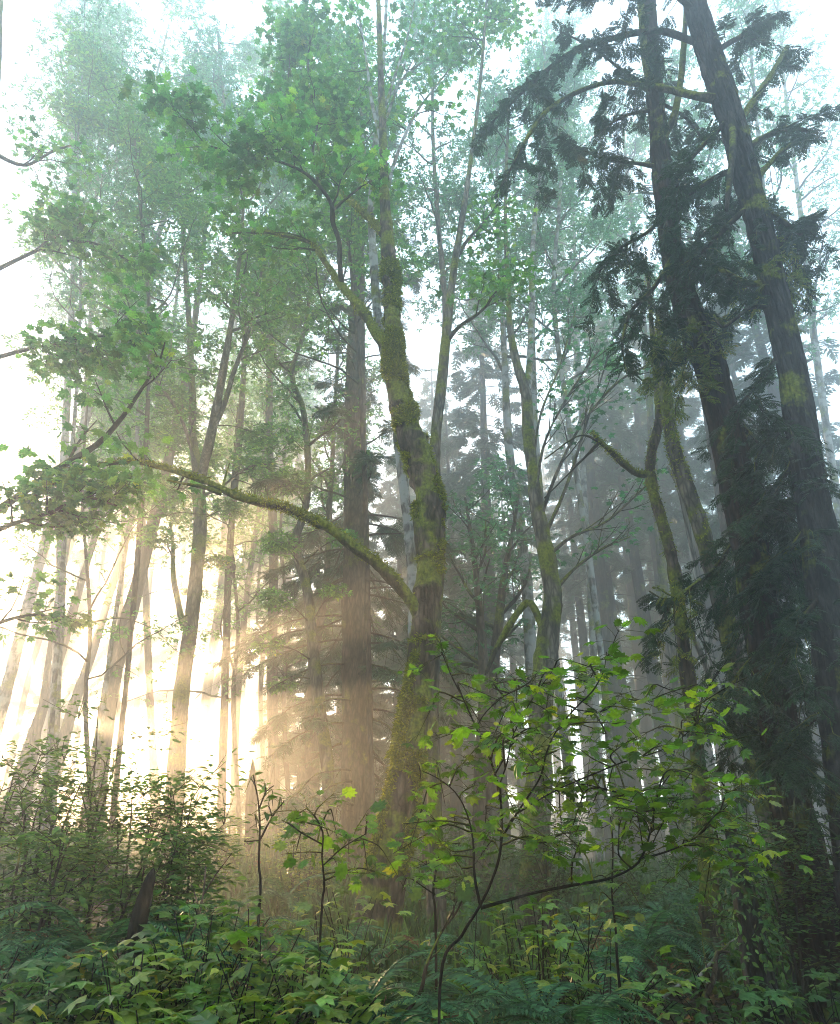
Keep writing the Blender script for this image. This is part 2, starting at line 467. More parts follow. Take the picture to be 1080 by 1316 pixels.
def moss_tufts(v, d, n, seed, L=(0.012, 0.035), thresh=0.0, zr=None):
    """many small hanging blades of moss on a bark surface"""
    rg = np.random.default_rng(seed); mb = MB()
    w = noise(v, 2.6, seed) + 0.35 * d[:, 2] + 0.3 * noise(v * np.array([1, 1, 4]), 3.0, seed + 1)
    ok = np.where(w > thresh)[0]
    if zr is not None: ok = ok[(v[ok, 2] > zr[0]) & (v[ok, 2] < zr[1])]
    if len(ok) < 3: return mb
    k = rg.choice(ok, n)
    p = v[k] + rg.normal(0, .012, (n, 3)); o = d[k]
    dr = o * 0.9 + rg.normal(0, .55, (n, 3)) + np.array([0, 0, -0.35])
    nn = rg.normal(0, 1, (n, 3)) + o * .6
    blade = (np.array([[-.16, 0, 0], [.16, 0, 0], [.1, .6, .0], [0, 1, -.1], [-.1, .6, 0]]), np.array([[0, 1, 2, 3, 4]]))
    leaves(mb, p, nn, dr, rg.uniform(L[0], L[1], n), blade)
    return mb

def trunk_part(root, name, p, r, m, sides=14, step=0.12, disp=None, parent=None):
    pp, rr = smooth_path(p, r, step)
    mb = MB(); v, d = tube(mb, pp, rr, sides, disp)
    o = mb.build(name, m, parent or root)
    return o, pp, rr, v, d

class Tree:
    """a deciduous tree from drawn stems; limbs sprout where asked, one crown of leaves"""
    def __init__(s, name, label, pts, D, bark, seed=0, group=None, sides=12, step=0.2, band=0.0, cat='tree', flare=1.4, top=None):
        p, r = rooted(pts, D, flare)
        s.D = D; s.seed = seed; s.bark = M[bark]; s.n = 0; s.sides = sides; s.step = step; s.band = band
        s.root = thing(name, label, cat, (p[0][0], p[0][1], gz(p[0][0], p[0][1])), group)
        s.g = Grow(seed)
        s.trunk, s.p, s.r, s.v, s.d = trunk_part(s.root, 'trunk', p, r, s.bark, sides, step, bark_disp(seed=seed, band=band))
        s.surf = [(s.v, s.d)]
        s.paths = [(s.p, s.r)]
    def limb(s, pts, bark=None, D=None, band=None, name='branch', sides=None):
        s.n += 1
        D0 = D or s.D
        if D is None:                       # start on the limb it grows from, then swing nearer or farther
            best = (14.0, D0)
            for q_, _ in s.paths:
                u_, v_ = proj(q_); d_ = np.hypot(u_ - pts[0][0], v_ - pts[0][1]); k = int(np.argmin(d_))
                if d_[k] < best[0]: best = (d_[k], float(q_[k][1]))
            D0 = best[1]
        if D is None and not name.startswith('broken'):
            rr_ = random.Random(s.seed * 31 + s.n)
            a_ = rr_.choice([-1, 1]) * rr_.uniform(.15, .4) * float(np.linalg.norm(P(*pts[-1][:2], D0) - P(*pts[0][:2], D0)))
            a_ = max(a_, -.3 * D0)
            n_ = len(pts) - 1
            pts = [(q_[0], q_[1], q_[2], a_ * k / n_) for k, q_ in enumerate(pts)]
        p, r = px_path(pts, D0)
        o, pp, rr, v, d = trunk_part(s.root, name, p, r, M[bark] if bark else s.bark, sides or max(7, s.sides - 3), s.step * .7, bark_disp(seed=s.seed + s.n, band=s.band if band is None else band))
        s.surf.append((v, d)); s.paths.append((pp, rr))
        return pp, rr
    def sprout(s, path, n, L, lev=2, t0=0.3, **kw):
        p, r = path
        s.g.kids(p, r, lev, L, t0=t0, kids=tuple(list(kw.pop('kids', (4, 4))) + [n])[:lev - 1] + (n,), **kw)
    def clump(s, px, py, rpx, dd=0.0):
        c = P(px, py, s.D + dd); r = R_(2.6 * rpx, py, s.D)
        ap = np.vstack([q for q, _ in s.paths]); k = np.linalg.norm(ap - c, axis=1) + .6 * np.maximum(0, ap[:, 2] - c[2] + .3)
        a = ap[int(np.argmin(k))]
        q, qr = smooth_path([a, (a + c) / 2 + np.array([0, 0, .1 * np.linalg.norm(c - a)]), c], [.02, .014, .006], .2)
        tube(s.g.wood, q, qr, 5)
        rg = s.g.r
        for j in range(7):
            e = c + rg.normal(0, .5, 3) * r * np.array([1, 1, .4])
            tube(s.g.wood, np.array([q[-3], (q[-3] + e) / 2 + [0, 0, .04], e]), [.006, .004, .002], 3)
        n = int(min(900, 240 * (r / .6) ** 2))
        d = rg.normal(0, 1, (n, 3)); d /= np.linalg.norm(d, axis=1)[:, None]
        p = c + d * (rg.random(n) ** .45)[:, None] * r * np.array([1, 1, .5])
        s.extra = getattr(s, 'extra', []); s.extra.append((p, rg.normal(0, .4, (n, 3)) + [0, 0, 1], d + rg.normal(0, .5, (n, 3)) - [0, 0, .3], .17 * rg.uniform(.7, 1.15, n)))
    def finish(s, leaf='canopy', per=6, size=.15, tpl=MAPLE5, spread=.25, thick=.08, tilt=.4, keep=1.0, twig='twig'):
        if s.g.wood.n: s.g.wood.build('twig_sprays', M[twig], s.root)
        mb = MB(); s.g.foliage(mb, per, size, tpl, spread, thick, tilt, keep)
        for p_, n_, d_, z_ in getattr(s, 'extra', []): leaves(mb, p_, n_, d_, z_, tpl)
        if mb.n: mb.build('crown', M[leaf], s.root, smooth=False)
        return s

# ---------------------------------------------------------------- the mossy maple in the middle
t = Tree('mossy_maple', 'big curving maple with thick green moss on its upper trunk, in the middle', 
    [(496, 1125, 52), (504, 1085, 46), (519, 1000, 40), (536, 900, 36), (546, 800, 34), (553, 720, 32), (553, 650, 34), (541, 600, 33), (526, 550, 30),
     (511, 500, 27), (505, 440, 23), (503, 380, 20), (498, 310, 17), (494, 240, 12), (492, 160, 9), (489, 80, 7), (486, -20, 5), (484, -140, 3)],
    9, 'moss_bark', 11, sides=40, step=0.045, band=0.24)
main = t
big = t.limb([(548, 806, 15), (532, 778, 16), (512, 752, 15), (486, 726, 14), (455, 703, 13), (425, 680, 12), (395, 664, 11), (365, 652, 10), (335, 646, 9), (305, 637, 9), (275, 623, 8), (240, 610, 7), (205, 600, 6), (170, 594, 5), (125, 598, 5), (85, 612, 4), (40, 640, 3)], 'mosslimb', band=.35)
b2 = t.limb([(285, 634, 6), (262, 626, 5), (238, 622, 3), (215, 617, 2)], 'mosslimb')
b3 = t.limb([(285, 632, 4), (290, 612, 2.5), (295, 595, 1.5)], 'mosslimb')
l1 = t.limb([(501, 452, 12), (484, 428, 12), (468, 402, 11), (452, 382, 10), (434, 360, 9), (415, 332, 7), (400, 312, 5), (372, 304, 4), (335, 298, 3), (290, 300, 2)], 'mosslimb', band=.25)
l2 = t.limb([(440, 368, 7), (437, 340, 6), (436, 310, 6), (428, 285, 6), (426, 262, 5), (408, 236, 5), (385, 218, 4), (350, 205, 3), (305, 196, 3), (260, 186, 2)], 'twig')
l3 = t.limb([(428, 270, 4), (445, 255, 3), (470, 236, 3), (490, 226, 2)], 'twig')
l4 = t.limb([(412, 240, 4), (402, 200, 3), (408, 150, 3), (396, 100, 2), (400, 30, 2)], 'twig')
l5 = t.limb([(494, 300, 12), (482, 288, 11), (470, 276, 9), (455, 262, 6), (432, 236, 4), (412, 196, 3), (392, 140, 3), (350, 90, 2)], 'mosslimb', band=.3)
f1 = t.limb([(494, 260, 6), (510, 200, 4), (535, 145, 3), (565, 105, 2), (600, 60, 2)], 'alder')
f2 = t.limb([(492, 190, 5), (478, 130, 4), (470, 70, 3), (455, -20, 2)], 'alder')
f3 = t.limb([(491, 150, 4), (510, 90, 3), (528, 30, 2), (540, -50, 1.5)], 'alder')
stub = t.limb([(541, 712, 11), (537, 680, 10), (534, 655, 8), (536, 645, 5)], 'moss_bark', name='broken_stub')
root1 = t.limb([(536, 838, 7), (527, 868, 8), (519, 930, 9), (508, 985, 9), (497, 1030, 9), (484, 1080, 9), (474, 1118, 9)], 'mosslimb', D=8.85, band=.4, name='ridge_root')
for pth, n, L, t0 in ((l2, 9, 3.0, .35), (l1, 7, 2.4, .55), (l4, 9, 2.6, .2), (l5, 10, 3.0, .45), (l3, 4, 1.4, .4)):
    t.sprout(pth, n, L, 3 if L > 2.5 else 2, t0, kids=(4, 4), flat=.55, up=.02)
t.sprout(f2, 6, 2.6, 2, .3, ang=(15, 40)); t.sprout(f3, 6, 2.6, 2, .3, ang=(15, 40)); t.sprout(f1, 6, 2.4, 2, .3, ang=(15, 40))
t.sprout(big, 7, 1.5, 2, .62, kids=(3,), flat=.5)
t.finish('canopy', 4, .175, MAPLE7, .17, .05, .55, keep=.5)
parts = [t.trunk] + [c for c in t.root.children if c.name.startswith(('branch', 'broken', 'ridge'))]
for k, (n, th) in {1: (3200, .0), 4: (1300, .0), 8: (1300, .0), 12: (700, .1), 13: (7000, -.4)}.items():
    moss_tufts(*t.surf[k], n, 40 + k, (.025, .06), thresh=th).build('moss', M['moss'], parts[k], smooth=False)
mz = MB()
for (z0, z1, n, th) in ((5.9, 10.5, 30000, .08), (3.2, 5.9, 2200, .55), (.2, 3.3, 16000, .08)):
    w_ = moss_tufts(t.v, t.d, n, 90 + int(z0), (.025, .075), thresh=th, zr=(z0, z1))
    if w_.n: mz.add(np.concatenate(w_.v), np.concatenate(w_.f[5]))
mz.build('moss', M['moss'], t.trunk, smooth=False)

# the slim stem that leans out behind it and the pale alder
t = Tree('slender_maple', 'slim forked maple growing right behind the big mossy trunk, leaning out right of its bend',
    [(560, 1100, 21), (558, 1000, 18), (556, 900, 16), (560, 800, 15), (565, 700, 14), (560, 610, 14), (560, 560, 13), (567, 500, 13), (573, 440, 12), (578, 390, 10), (586, 330, 9), (596, 270, 7), (606, 200, 5), (618, 100, 4), (628, -30, 3)],
    9.8, 'half_moss', 21, sides=12, step=.1, band=.15)
a = t.limb([(574, 440, 6), (590, 420, 5), (612, 405, 4), (632, 385, 3), (650, 350, 2)], 'twig')
b = t.limb([(588, 330, 6), (600, 310, 4), (622, 285, 3), (640, 262, 2)], 'twig')
for pth in (a, b): t.sprout(pth, 6, 1.7, 2, .35, flat=.5)
t.sprout((t.p[-40:], t.r[-40:]), 9, 3.0, 3, .25, kids=(3, 4), up=.06)
t.finish('canopy', 3, .15, MAPLE5, .22, .07)
t = Tree('pale_alder', 'white barked alder just left of the mossy bend, its top fanning into bare twigs',
    [(510, 1080, 15), (528, 900, 14), (530, 740, 14), (516, 600, 13), (502, 490, 13), (491, 440, 12), (484, 390, 11), (480, 330, 11), (477, 270, 9), (481, 200, 7), (489, 120, 6), (495, 40, 4), (500, -80, 3)],
    11.2, 'alder', 31, sides=11, step=.15)
a = t.limb([(480, 250, 5), (468, 190, 4), (462, 120, 3), (448, 40, 2)]); b = t.limb([(483, 190, 5), (508, 120, 4), (528, 60, 3), (560, -20, 2)])
c = t.limb([(487, 140, 4), (530, 90, 3), (585, 55, 2), (640, 40, 1.5)])
for pth in (a, b, c): t.sprout(pth, 8, 2.6, 2, .25, ang=(15, 45))
t.finish('canopy_cool', 3, .14, MAPLE5, .22, .06, keep=.6)

# ---------------------------------------------------------------- left side deciduous trees
t = Tree('forked_maple', 'grey brown maple forking in three high up, standing in the glow behind the left shrubs',
    [(222, 1060, 26), (226, 1000, 23), (233, 900, 21), (243, 820, 19), (252, 740, 18), (257, 680, 17), (256, 640, 17), (254, 605, 14), (248, 560, 10), (247, 500, 9), (244, 430, 8), (240, 370, 7), (236, 310, 5), (230, 230, 4), (226, 120, 3)],
    15.5, 'half_moss', 41, step=.2)
a = t.limb([(258, 618, 12), (264, 590, 12), (272, 555, 12), (281, 510, 11), (288, 470, 10), (298, 410, 7), (306, 350, 5), (312, 280, 4), (318, 180, 3)])
b = t.limb([(270, 560, 9), (288, 520, 7), (300, 480, 6), (315, 440, 5), (327, 395, 4), (340, 330, 3)])
c = t.limb([(254, 610, 7), (247, 580, 5), (236, 545, 4), (220, 515, 4), (200, 490, 3)])
d = t.limb([(236, 806, 9), (229, 775, 8), (223, 740, 7), (222, 700, 5), (219, 672, 3)], name='side_stem')
e = t.limb([(256, 640, 5), (285, 625, 3), (320, 600, 3), (350, 596, 2)])
for pth, n in ((a, 9), (b, 7), (c, 5), (e, 5)): t.sprout(pth, n, 3.2, 2, .35, flat=.4)
t.sprout((t.p[-40:], t.r[-40:]), 9, 3.4, 2, .1, flat=.4)
for c_ in ((300, 655, 20), (345, 640, 16), (205, 690, 20), (280, 720, 14), (225, 560, 24), (330, 560, 20), (210, 625, 14)): t.clump(*c_)
t.finish('canopy', 6, .19, STAR, .24, .07)

t = Tree('leaning_maple', 'thick brown trunk leaning right, half way between the left edge and the forked maple',
    [(128, 985, 24), (140, 900, 22), (155, 830, 21), (172, 770, 19), (187, 710, 17), (203, 650, 15), (214, 605, 13), (228, 540, 11), (240, 480, 9), (252, 400, 7), (262, 320, 5), (270, 200, 4)],
    19, 'brown', 51, step=.3)
a = t.limb([(187, 712, 9), (196, 680, 7), (214, 650, 6), (236, 622, 4), (262, 590, 3)]); b = t.limb([(205, 645, 7), (190, 600, 5), (180, 560, 4), (165, 510, 3)])
for pth in (a, b): t.sprout(pth, 7, 3.4, 2, .3, flat=.5)
t.sprout((t.p[-24:], t.r[-24:]), 12, 4.4, 2, .1, flat=.4)
for c_ in ((190, 640, 20), (230, 660, 18), (250, 760, 12)): t.clump(*c_)
t.finish('canopy', 7, .2, STAR, .26, .08)

for (nm, lab, pts, D, bark, sd) in (
    ('leaning_maple', 'pale thinner trunk leaning right beside the thick leaning one, nearer the left edge', [(80, 960, 14.4), (95, 905, 13.6), (115, 850, 12.0), (135, 785, 10.4), (155, 715, 9.6), (172, 650, 8.0), (186, 590, 6.4), (202, 520, 5.6), (222, 420, 4.0), (236, 300, 3.2)], 24, 'brown', 61),
    ('leaning_maple', 'faint sunlit trunk cut by the left edge, leaning into the picture', [(38, 960, 15.0), (62, 890, 13.5), (84, 820, 11.2), (104, 750, 9.0), (122, 690, 7.5), (142, 610, 6.0), (168, 500, 4.5), (190, 380, 3.8)], 21, 'brown', 62),
    ('leaning_maple', 'bluish pale trunk slanting up through the leaves at upper left', [(20, 840, 14), (52, 720, 13), (84, 610, 12), (104, 555, 11), (128, 490, 10), (152, 430, 9), (176, 370, 8), (200, 310, 7), (216, 265, 6), (236, 190, 4), (250, 90, 3)], 18, 'alder', 63),
    ('straight_maple', 'straight pale stem seen between the leaning trunks and the forked maple', [(196, 960, 10.4), (192, 880, 9.6), (189, 800, 8.8), (185, 700, 7.2), (182, 600, 5.6), (181, 480, 4.0), (182, 380, 3.2)], 22, 'brown', 64),
    ('thin_maple', 'thin upright stem close beside the thick leaning trunk', [(150, 960, 9), (152, 860, 8), (155, 780, 7), (158, 700, 6), (160, 600, 4), (163, 480, 3)], 26, 'brown', 65),
    ('thin_maple', 'hazy stem just right of the forked maple, bright sky on both sides', [(258, 980, 12), (265, 900, 12), (276, 820, 11), (284, 760, 10), (288, 690, 8), (292, 600, 6), (300, 480, 5), (305, 380, 4)], 30, 'brown', 66),
    ('thin_maple', 'faint double leaning stem in the brightest mist left of the pointed snag', [(246, 990, 12), (264, 930, 11), (282, 870, 10), (305, 800, 8), (325, 740, 6), (350, 660, 5), (370, 560, 4)], 34, 'brown', 67),
    ('grey_maple', 'grey upright trunk with pale limbs at upper left, near the picture edge', [(72, 880, 13), (78, 760, 12), (80, 640, 11), (86, 520, 9), (92, 400, 8), (96, 300, 7), (94, 220, 6), (90, 130, 5), (92, 40, 4)], 16, 'alder', 68),
    ('twisting_maple', 'dark twisting stem just left of the tall fir trunk, bent sharply above the mossy limb', [(424, 1050, 17), (420, 980, 17), (410, 900, 16), (402, 830, 15), (398, 780, 14), (392, 745, 13), (382, 715, 12), (380, 690, 12), (390, 665, 10), (396, 620, 9), (394, 560, 8), (388, 520, 7), (375, 480, 6), (390, 430, 5), (398, 380, 4), (404, 300, 3)], 15, 'half_moss', 69),
    ('thin_maple', 'brown stem standing close behind the twisting stem, left of the fir', [(402, 1040, 20), (401, 960, 18), (402, 880, 15), (410, 810, 11), (420, 740, 8), (424, 650, 7), (430, 540, 5), (436, 420, 4)], 19, 'brown', 70)):
    t = Tree(nm, lab, pts, D, bark, sd, sides=9, step=.3)
    n = len(t.p)
    k = int(n * .45)
    t.sprout((t.p[k:], t.r[k:]), 14, 4.6 if nm != 'twisting_maple' else 3.2, 2, .05, flat=.35, up=.05)
    if nm == 'grey_maple':
        for pp in ([(94, 250, 5), (130, 225, 5), (170, 180, 4), (200, 100, 3), (215, 40, 2)], [(92, 190, 4), (120, 150, 3), (180, 110, 3), (250, 95, 2)], [(90, 330, 4), (110, 260, 3), (118, 150, 2), (112, 60, 2)]):
            t.sprout(t.limb(pp), 7, 2.6, 2, .3, ang=(15, 45))
    for c_ in {66: ((300, 760, 14), (265, 700, 15), (310, 690, 14), (320, 820, 12)),
               67: ((335, 760, 12), (300, 730, 12), (352, 700, 14)), 69: ((360, 700, 20), (355, 770, 18), (430, 760, 14), (370, 620, 22), (345, 830, 16), (440, 690, 14), (362, 880, 16))}.get(sd, ()): t.clump(*c_, dd=((c_[0] * 7) % 5) * .4 - .8)
    cool = nm in ('grey_maple',) or sd == 63
    t.finish('canopy_cool' if cool else 'canopy', 4 if nm == 'grey_maple' else 7, .22 if D > 17 else .17, STAR, .28, .08, keep=.7 if nm == 'grey_maple' else .9)

# a maple outside the left edge reaching in
t = Tree('edge_maple', 'near maple at the left edge whose dark leafy limbs reach into the picture', [(-75, 1080, 60), (-70, 900, 54), (-60, 700, 48), (-40, 500, 42), (-30, 350, 36), (-20, 200, 30), (-10, 50, 22), (0, -100, 14)], 8.5, 'half_moss', 71, step=.2)
A = [t.limb([(-50, 690, 12), (20, 640, 10), (75, 602, 9), (125, 571, 7), (158, 535, 6), (182, 500, 4), (205, 465, 3), (212, 440, 2)], 'twig'),
     t.limb([(-30, 360, 7), (30, 330, 5), (80, 310, 4), (130, 315, 3), (165, 335, 2)], 'twig'),
     t.limb([(-40, 470, 7), (30, 450, 5), (80, 440, 4), (130, 432, 3), (180, 440, 2)], 'twig'),
     t.limb([(-60, 720, 10), (0, 680, 7), (60, 660, 5), (110, 640, 4), (150, 650, 2)], 'twig'),
     t.limb([(-20, 190, 6), (30, 212, 4), (70, 193, 3), (105, 183, 2)], 'twig'),
     t.limb([(-60, 830, 8), (0, 800, 5), (50, 790, 4), (85, 800, 2)], 'twig')]
for k, pth in enumerate(A): t.sprout(pth, 9 if k in (1, 2, 3) else 5, 1.9, 3 if k in (1, 2, 3) else 2, .35, kids=(4, 3), flat=.5)
t.finish('canopy', 3, .145, MAPLE7, .16, .05, .55, keep=.7)

# trees left of centre whose crowns make the upper canopy
for (lab, pts, D, sd, lf) in (
    ('tall maple stem behind the fork, its leafy crown filling the upper left', [(286, 1000, 10), (290, 850, 10), (296, 700, 9), (308, 560, 8), (314, 450, 7), (312, 350, 6), (304, 250, 5), (290, 150, 4), (280, 40, 3)], 18, 81, 'canopy_cool'),
    ('slim stem behind the mossy limb, green leafed crown in the upper left', [(150, 1000, 7.2), (168, 820, 7.2), (182, 650, 6.6), (190, 520, 5.4), (192, 400, 4.8), (180, 260, 3.6), (168, 120, 2.4)], 13.5, 83, 'canopy'),
    ('hazy tall maple with its crown at the upper left corner', [(40, 1000, 8.4), (70, 800, 7.8), (95, 640, 6.6), (112, 480, 5.4), (120, 330, 4.2), (128, 160, 3.0), (134, 0, 1.8)], 20, 84, 'canopy_cool'),
    ('tall maple between the fir and the mossy bend, leafy only above the bend', [(478, 1050, 7.2), (474, 850, 7.2), (470, 650, 6.6), (462, 480, 5.4), (450, 330, 4.8), (430, 180, 3.6), (420, 30, 2.4)], 13.5, 85, 'canopy'),
    ('tall leafy maple left of the twisting stem in the golden mist', [(300, 1030, 8.4), (305, 900, 8.4), (318, 760, 7.7), (335, 640, 6.3), (345, 520, 5.6), (360, 400, 4.2), (368, 300, 2.8)], 25, 86, 'canopy'),
    ('hazy maple leaning over the clearing, nearest the left edge', [(10, 1000, 7.8), (40, 860, 7.2), (78, 740, 6.6), (120, 620, 5.4), (150, 520, 4.8), (170, 420, 3.6)], 29, 87, 'canopy'),
    ('leafy maple seen through the gap above the mossy limb, between the fork and the fir', [(352, 1000, 14), (350, 850, 13), (352, 700, 12), (346, 560, 10), (350, 430, 8), (362, 330, 7), (352, 200, 5), (345, 60, 3)], 21, 82, 'canopy')):
    t = Tree('tall_maple', lab, pts, D, 'brown', sd, sides=9, step=.3)
    k = int(len(t.p) * .42)
    t.sprout((t.p[k:], t.r[k:]), 24, 6.2, 3, .02, kids=(4, 3), flat=.35, up=.05)
    t.finish(lf, 6, .21, STAR, .26, .07, keep=.85)

# ---------------------------------------------------------------- right of centre
t = Tree('leaning_alder', 'mossy alder with white bark patches leaning left, right of the middle, behind the vine maple',
    [(690, 1080, 34), (694, 960, 32), (698, 880, 30), (704, 820, 28), (710, 770, 25), (706, 730, 22), (698, 690, 19), (690, 650, 17), (684, 600, 15), (679, 550, 14), (676, 505, 13), (664, 465, 10), (656, 420, 8), (652, 350, 6), (650, 250, 4), (655, 120, 3)],
    11, 'half_moss', 91, sides=16, step=.1, band=.15)
a = t.limb([(677, 510, 10), (682, 450, 8), (684, 390, 8), (684, 330, 7), (690, 260, 5), (698, 180, 4), (700, 60, 3)], 'alder')
b = t.limb([(712, 800, 8), (714, 760, 7), (712, 730, 5)], 'dead', name='dead_branch')
fan_px = [[(694, 668, 5), (715, 610, 4), (745, 550, 3), (790, 495, 3), (830, 470, 2)], [(700, 690, 5), (730, 620, 4), (755, 540, 3), (775, 480, 2), (790, 430, 2)],
          [(704, 715, 5), (735, 690, 4), (780, 670, 3), (830, 625, 2)], [(688, 640, 4), (700, 570, 3), (730, 510, 3), (770, 450, 2)],
          [(712, 760, 6), (740, 730, 4), (775, 705, 3), (810, 690, 2)], [(684, 600, 4), (696, 530, 3), (720, 470, 2), (740, 400, 2)]]
for pp in fan_px: t.sprout(t.limb(pp, 'half_moss'), 9, 1.9, 2, .3, ang=(15, 40), kids=(2,), wander=.08, up=.04)
c = t.limb([(700, 812, 10), (682, 775, 9), (664, 790, 8), (640, 830, 7), (625, 865, 5)], 'mosslimb')
t.sprout(a, 10, 2.6, 2, .35); t.sprout((t.p[-30:], t.r[-30:]), 9, 2.6, 2, .2)
t.finish('canopy_cool', 2, .13, MAPLE5, .2, .07, keep=.7)

for (nm, lab, pts, D, bark, sd, lf) in (
    ('pinkish_alder', 'smooth pinkish grey trunk standing right behind the leaning mossy alder', [(690, 1060, 18), (688, 930, 17), (682, 830, 16), (678, 760, 15), (672, 700, 14), (664, 640, 13), (655, 580, 11), (650, 500, 9), (646, 400, 7), (640, 280, 5), (638, 120, 3)], 16, 'alder', 101, 'canopy_cool'),
    ('twin_maple', 'left trunk of the close grey pair behind the vine maple leaves', [(614, 1070, 18), (618, 980, 17), (622, 900, 15), (620, 830, 12), (612, 740, 8), (606, 690, 5), (598, 640, 3)], 15, 'brown', 102, 'canopy_cool'),
    ('twin_maple', 'right trunk of the close grey pair behind the vine maple leaves, bending right', [(622, 1070, 18), (626, 960, 17), (632, 880, 16), (640, 810, 13), (648, 740, 9), (658, 690, 6), (668, 630, 3)], 15.6, 'brown', 103, 'canopy_cool'),
    ('white_alder', 'thin straight alder with white patched bark in the upper right of centre', [(736, 1050, 11.2), (720, 900, 10.4), (705, 760, 9.6), (695, 640, 8.8), (688, 540, 8.0), (685, 450, 7.2), (685, 380, 6.4), (690, 300, 4.8), (700, 200, 4.0), (705, 60, 2.4)], 17, 'alder', 104, 'canopy_cool'),
    ('white_alder', 'pale alder with a thin leafy crown left of the dark cedar branches', [(770, 1040, 9.8), (765, 880, 9.0), (755, 700, 7.5), (748, 560, 6.8), (742, 420, 5.2), (738, 300, 4.5), (735, 180, 3.0), (730, 30, 2.2)], 22, 'alder', 105, 'canopy_cool'),
    ('bent_maple', 'leafy maple in the pale mist beyond the dark cedar trunk', [(880, 1040, 13), (870, 880, 12), (850, 720, 11), (838, 560, 9), (828, 420, 7), (815, 300, 6), (800, 160, 4)], 21, 'half_moss', 106, 'canopy_cool'),
    ('tall_maple', 'thin maple rising from behind the big mossy trunk, its crown above the bend', [(549, 1050, 11), (552, 850, 11), (556, 680, 10), (564, 540, 9), (572, 400, 7), (562, 270, 6), (556, 140, 4), (560, -20, 3)], 14.5, 'brown', 108, 'canopy_cool'),
    ('tall_maple', 'slim maple with a pale green crown right of the white patched alder', [(790, 1040, 9.0), (775, 860, 9.0), (752, 680, 8.2), (728, 520, 6.8), (712, 380, 6.0), (720, 250, 4.5), (730, 100, 3.0)], 15.5, 'alder', 109, 'canopy_cool'),
    ('tall_maple', 'tall misty maple between the two dark cedar trunks', [(985, 1040, 13), (960, 880, 12), (935, 700, 11), (910, 540, 9), (895, 380, 8), (880, 250, 6), (860, 90, 4)], 17, 'brown', 110, 'canopy_cool')):
    t = Tree(nm, lab, pts, D, bark, sd, sides=9, step=.3)
    k = int(len(t.p) * .45)
    tw = nm == 'twin_maple'
    t.sprout((t.p[k:], t.r[k:]), 10 if tw else 18, 3.6 if tw else 5.6, 2 if tw else 3, .05, kids=(4, 3), flat=.3, up=.06)
    t.finish(lf, 5, .2, STAR, .26, .07, keep=.8)

# mossy stems in front of the cedar on the right
t = Tree('s_curved_maple', 'mossy stem with an S bend and a mossy side branch, right of the leaning alder',
    [(905, 1060, 20), (898, 980, 18), (888, 900, 17), (880, 840, 16), (873, 780, 15), (866, 730, 14), (857, 690, 13), (845, 650, 13), (838, 625, 13), (836, 600, 12), (839, 575, 12), (847, 545, 12), (849, 515, 13), (846, 490, 12), (843, 460, 9), (838, 420, 6), (833, 350, 4)], 8.2, 'moss_bark', 111, sides=14, step=.07, band=.3)
a = t.limb([(835, 610, 10), (818, 608, 9), (801, 595, 8), (786, 580, 7), (770, 566, 5), (762, 556, 3)], 'mosslimb', band=.3)
for pp in ([(772, 567, 4), (740, 600, 2), (700, 640, 1.5)], [(775, 570, 4), (745, 560, 2), (700, 590, 1.5)]): t.limb(pp, 'twig')
t.finish()
for k in (0, 1): moss_tufts(*t.surf[k], 3000 if k == 0 else 900, 120 + k, (.015, .045), thresh=-.1).build('moss', M['moss'], t.trunk if k == 0 else t.root.children[1], smooth=False)
t = Tree('mossy_leaning_maple', 'patchy mossy trunk leaning left beside the S bent stem, in front of the dark cedar',
    [(1004, 1110, 30), (990, 1050, 28), (978, 1000, 26), (964, 930, 25), (950, 870, 24), (938, 820, 23), (926, 770, 22), (912, 715, 21), (898, 670, 20), (884, 630, 19), (872, 595, 17), (864, 565, 16), (858, 530, 15), (854, 495, 13), (850, 450, 9), (846, 400, 6)], 8, 'half_moss', 112, sides=16, step=.07, band=.25)
t.finish()
moss_tufts(t.v, t.d, 5200, 133, (.015, .045), thresh=0.05).build('moss', M['moss'], t.trunk, smooth=False)
t = Tree('dead_stem', 'bleached dead stem standing between the two mossy stems at right',
    [(930, 920, 11), (918, 865, 10), (906, 800, 10), (897, 745, 9), (888, 695, 8), (880, 655, 7), (870, 620, 5), (858, 600, 3)], 8.8, 'dead', 113, sides=8, step=.15, cat='dead tree')
t = Tree('dead_stem', 'short bleached dead stick leaning right below the two mossy stems',
    [(918, 880, 8), (905, 850, 8), (895, 825, 7), (888, 806, 5)], 8.5, 'dead', 114, sides=7, step=.15, cat='dead tree')

# ---------------------------------------------------------------- conifers
def hang(mb, p, rg, n, size, tpl, t0=.2, droop=.6, out=.5):
    """sprays along a bough: sideways, outward and hanging"""
    k = (t0 + (1 - t0) * np.sqrt(rg.random(n))) * (len(p) - 1.001)
    i = k.astype(int); f = (k - i)[:, None]
    pos = p[i] * (1 - f) + p[i + 1] * f
    d = p[i + 1] - p[i]; d /= np.linalg.norm(d, axis=1)[:, None] + 1e-9
    sd = np.cross(d, np.array([0, 0, 1.0])) * rg.choice([-1, 1], n)[:, None]
    dr = sd * rg.uniform(.3, 1, n)[:, None] + d * rg.uniform(.2, 1, n)[:, None] * out * 1.4 + np.array([0, 0, -droop]) * rg.uniform(.3, 1.4, n)[:, None] + rg.normal(0, .12, (n, 3))
    nn = np.array([0, 0, 1.0]) + d * .2 + sd * .15 + rg.normal(0, .25, (n, 3))
    leaves(mb, pos, nn, dr, size * rg.uniform(.6, 1.15, n), tpl)

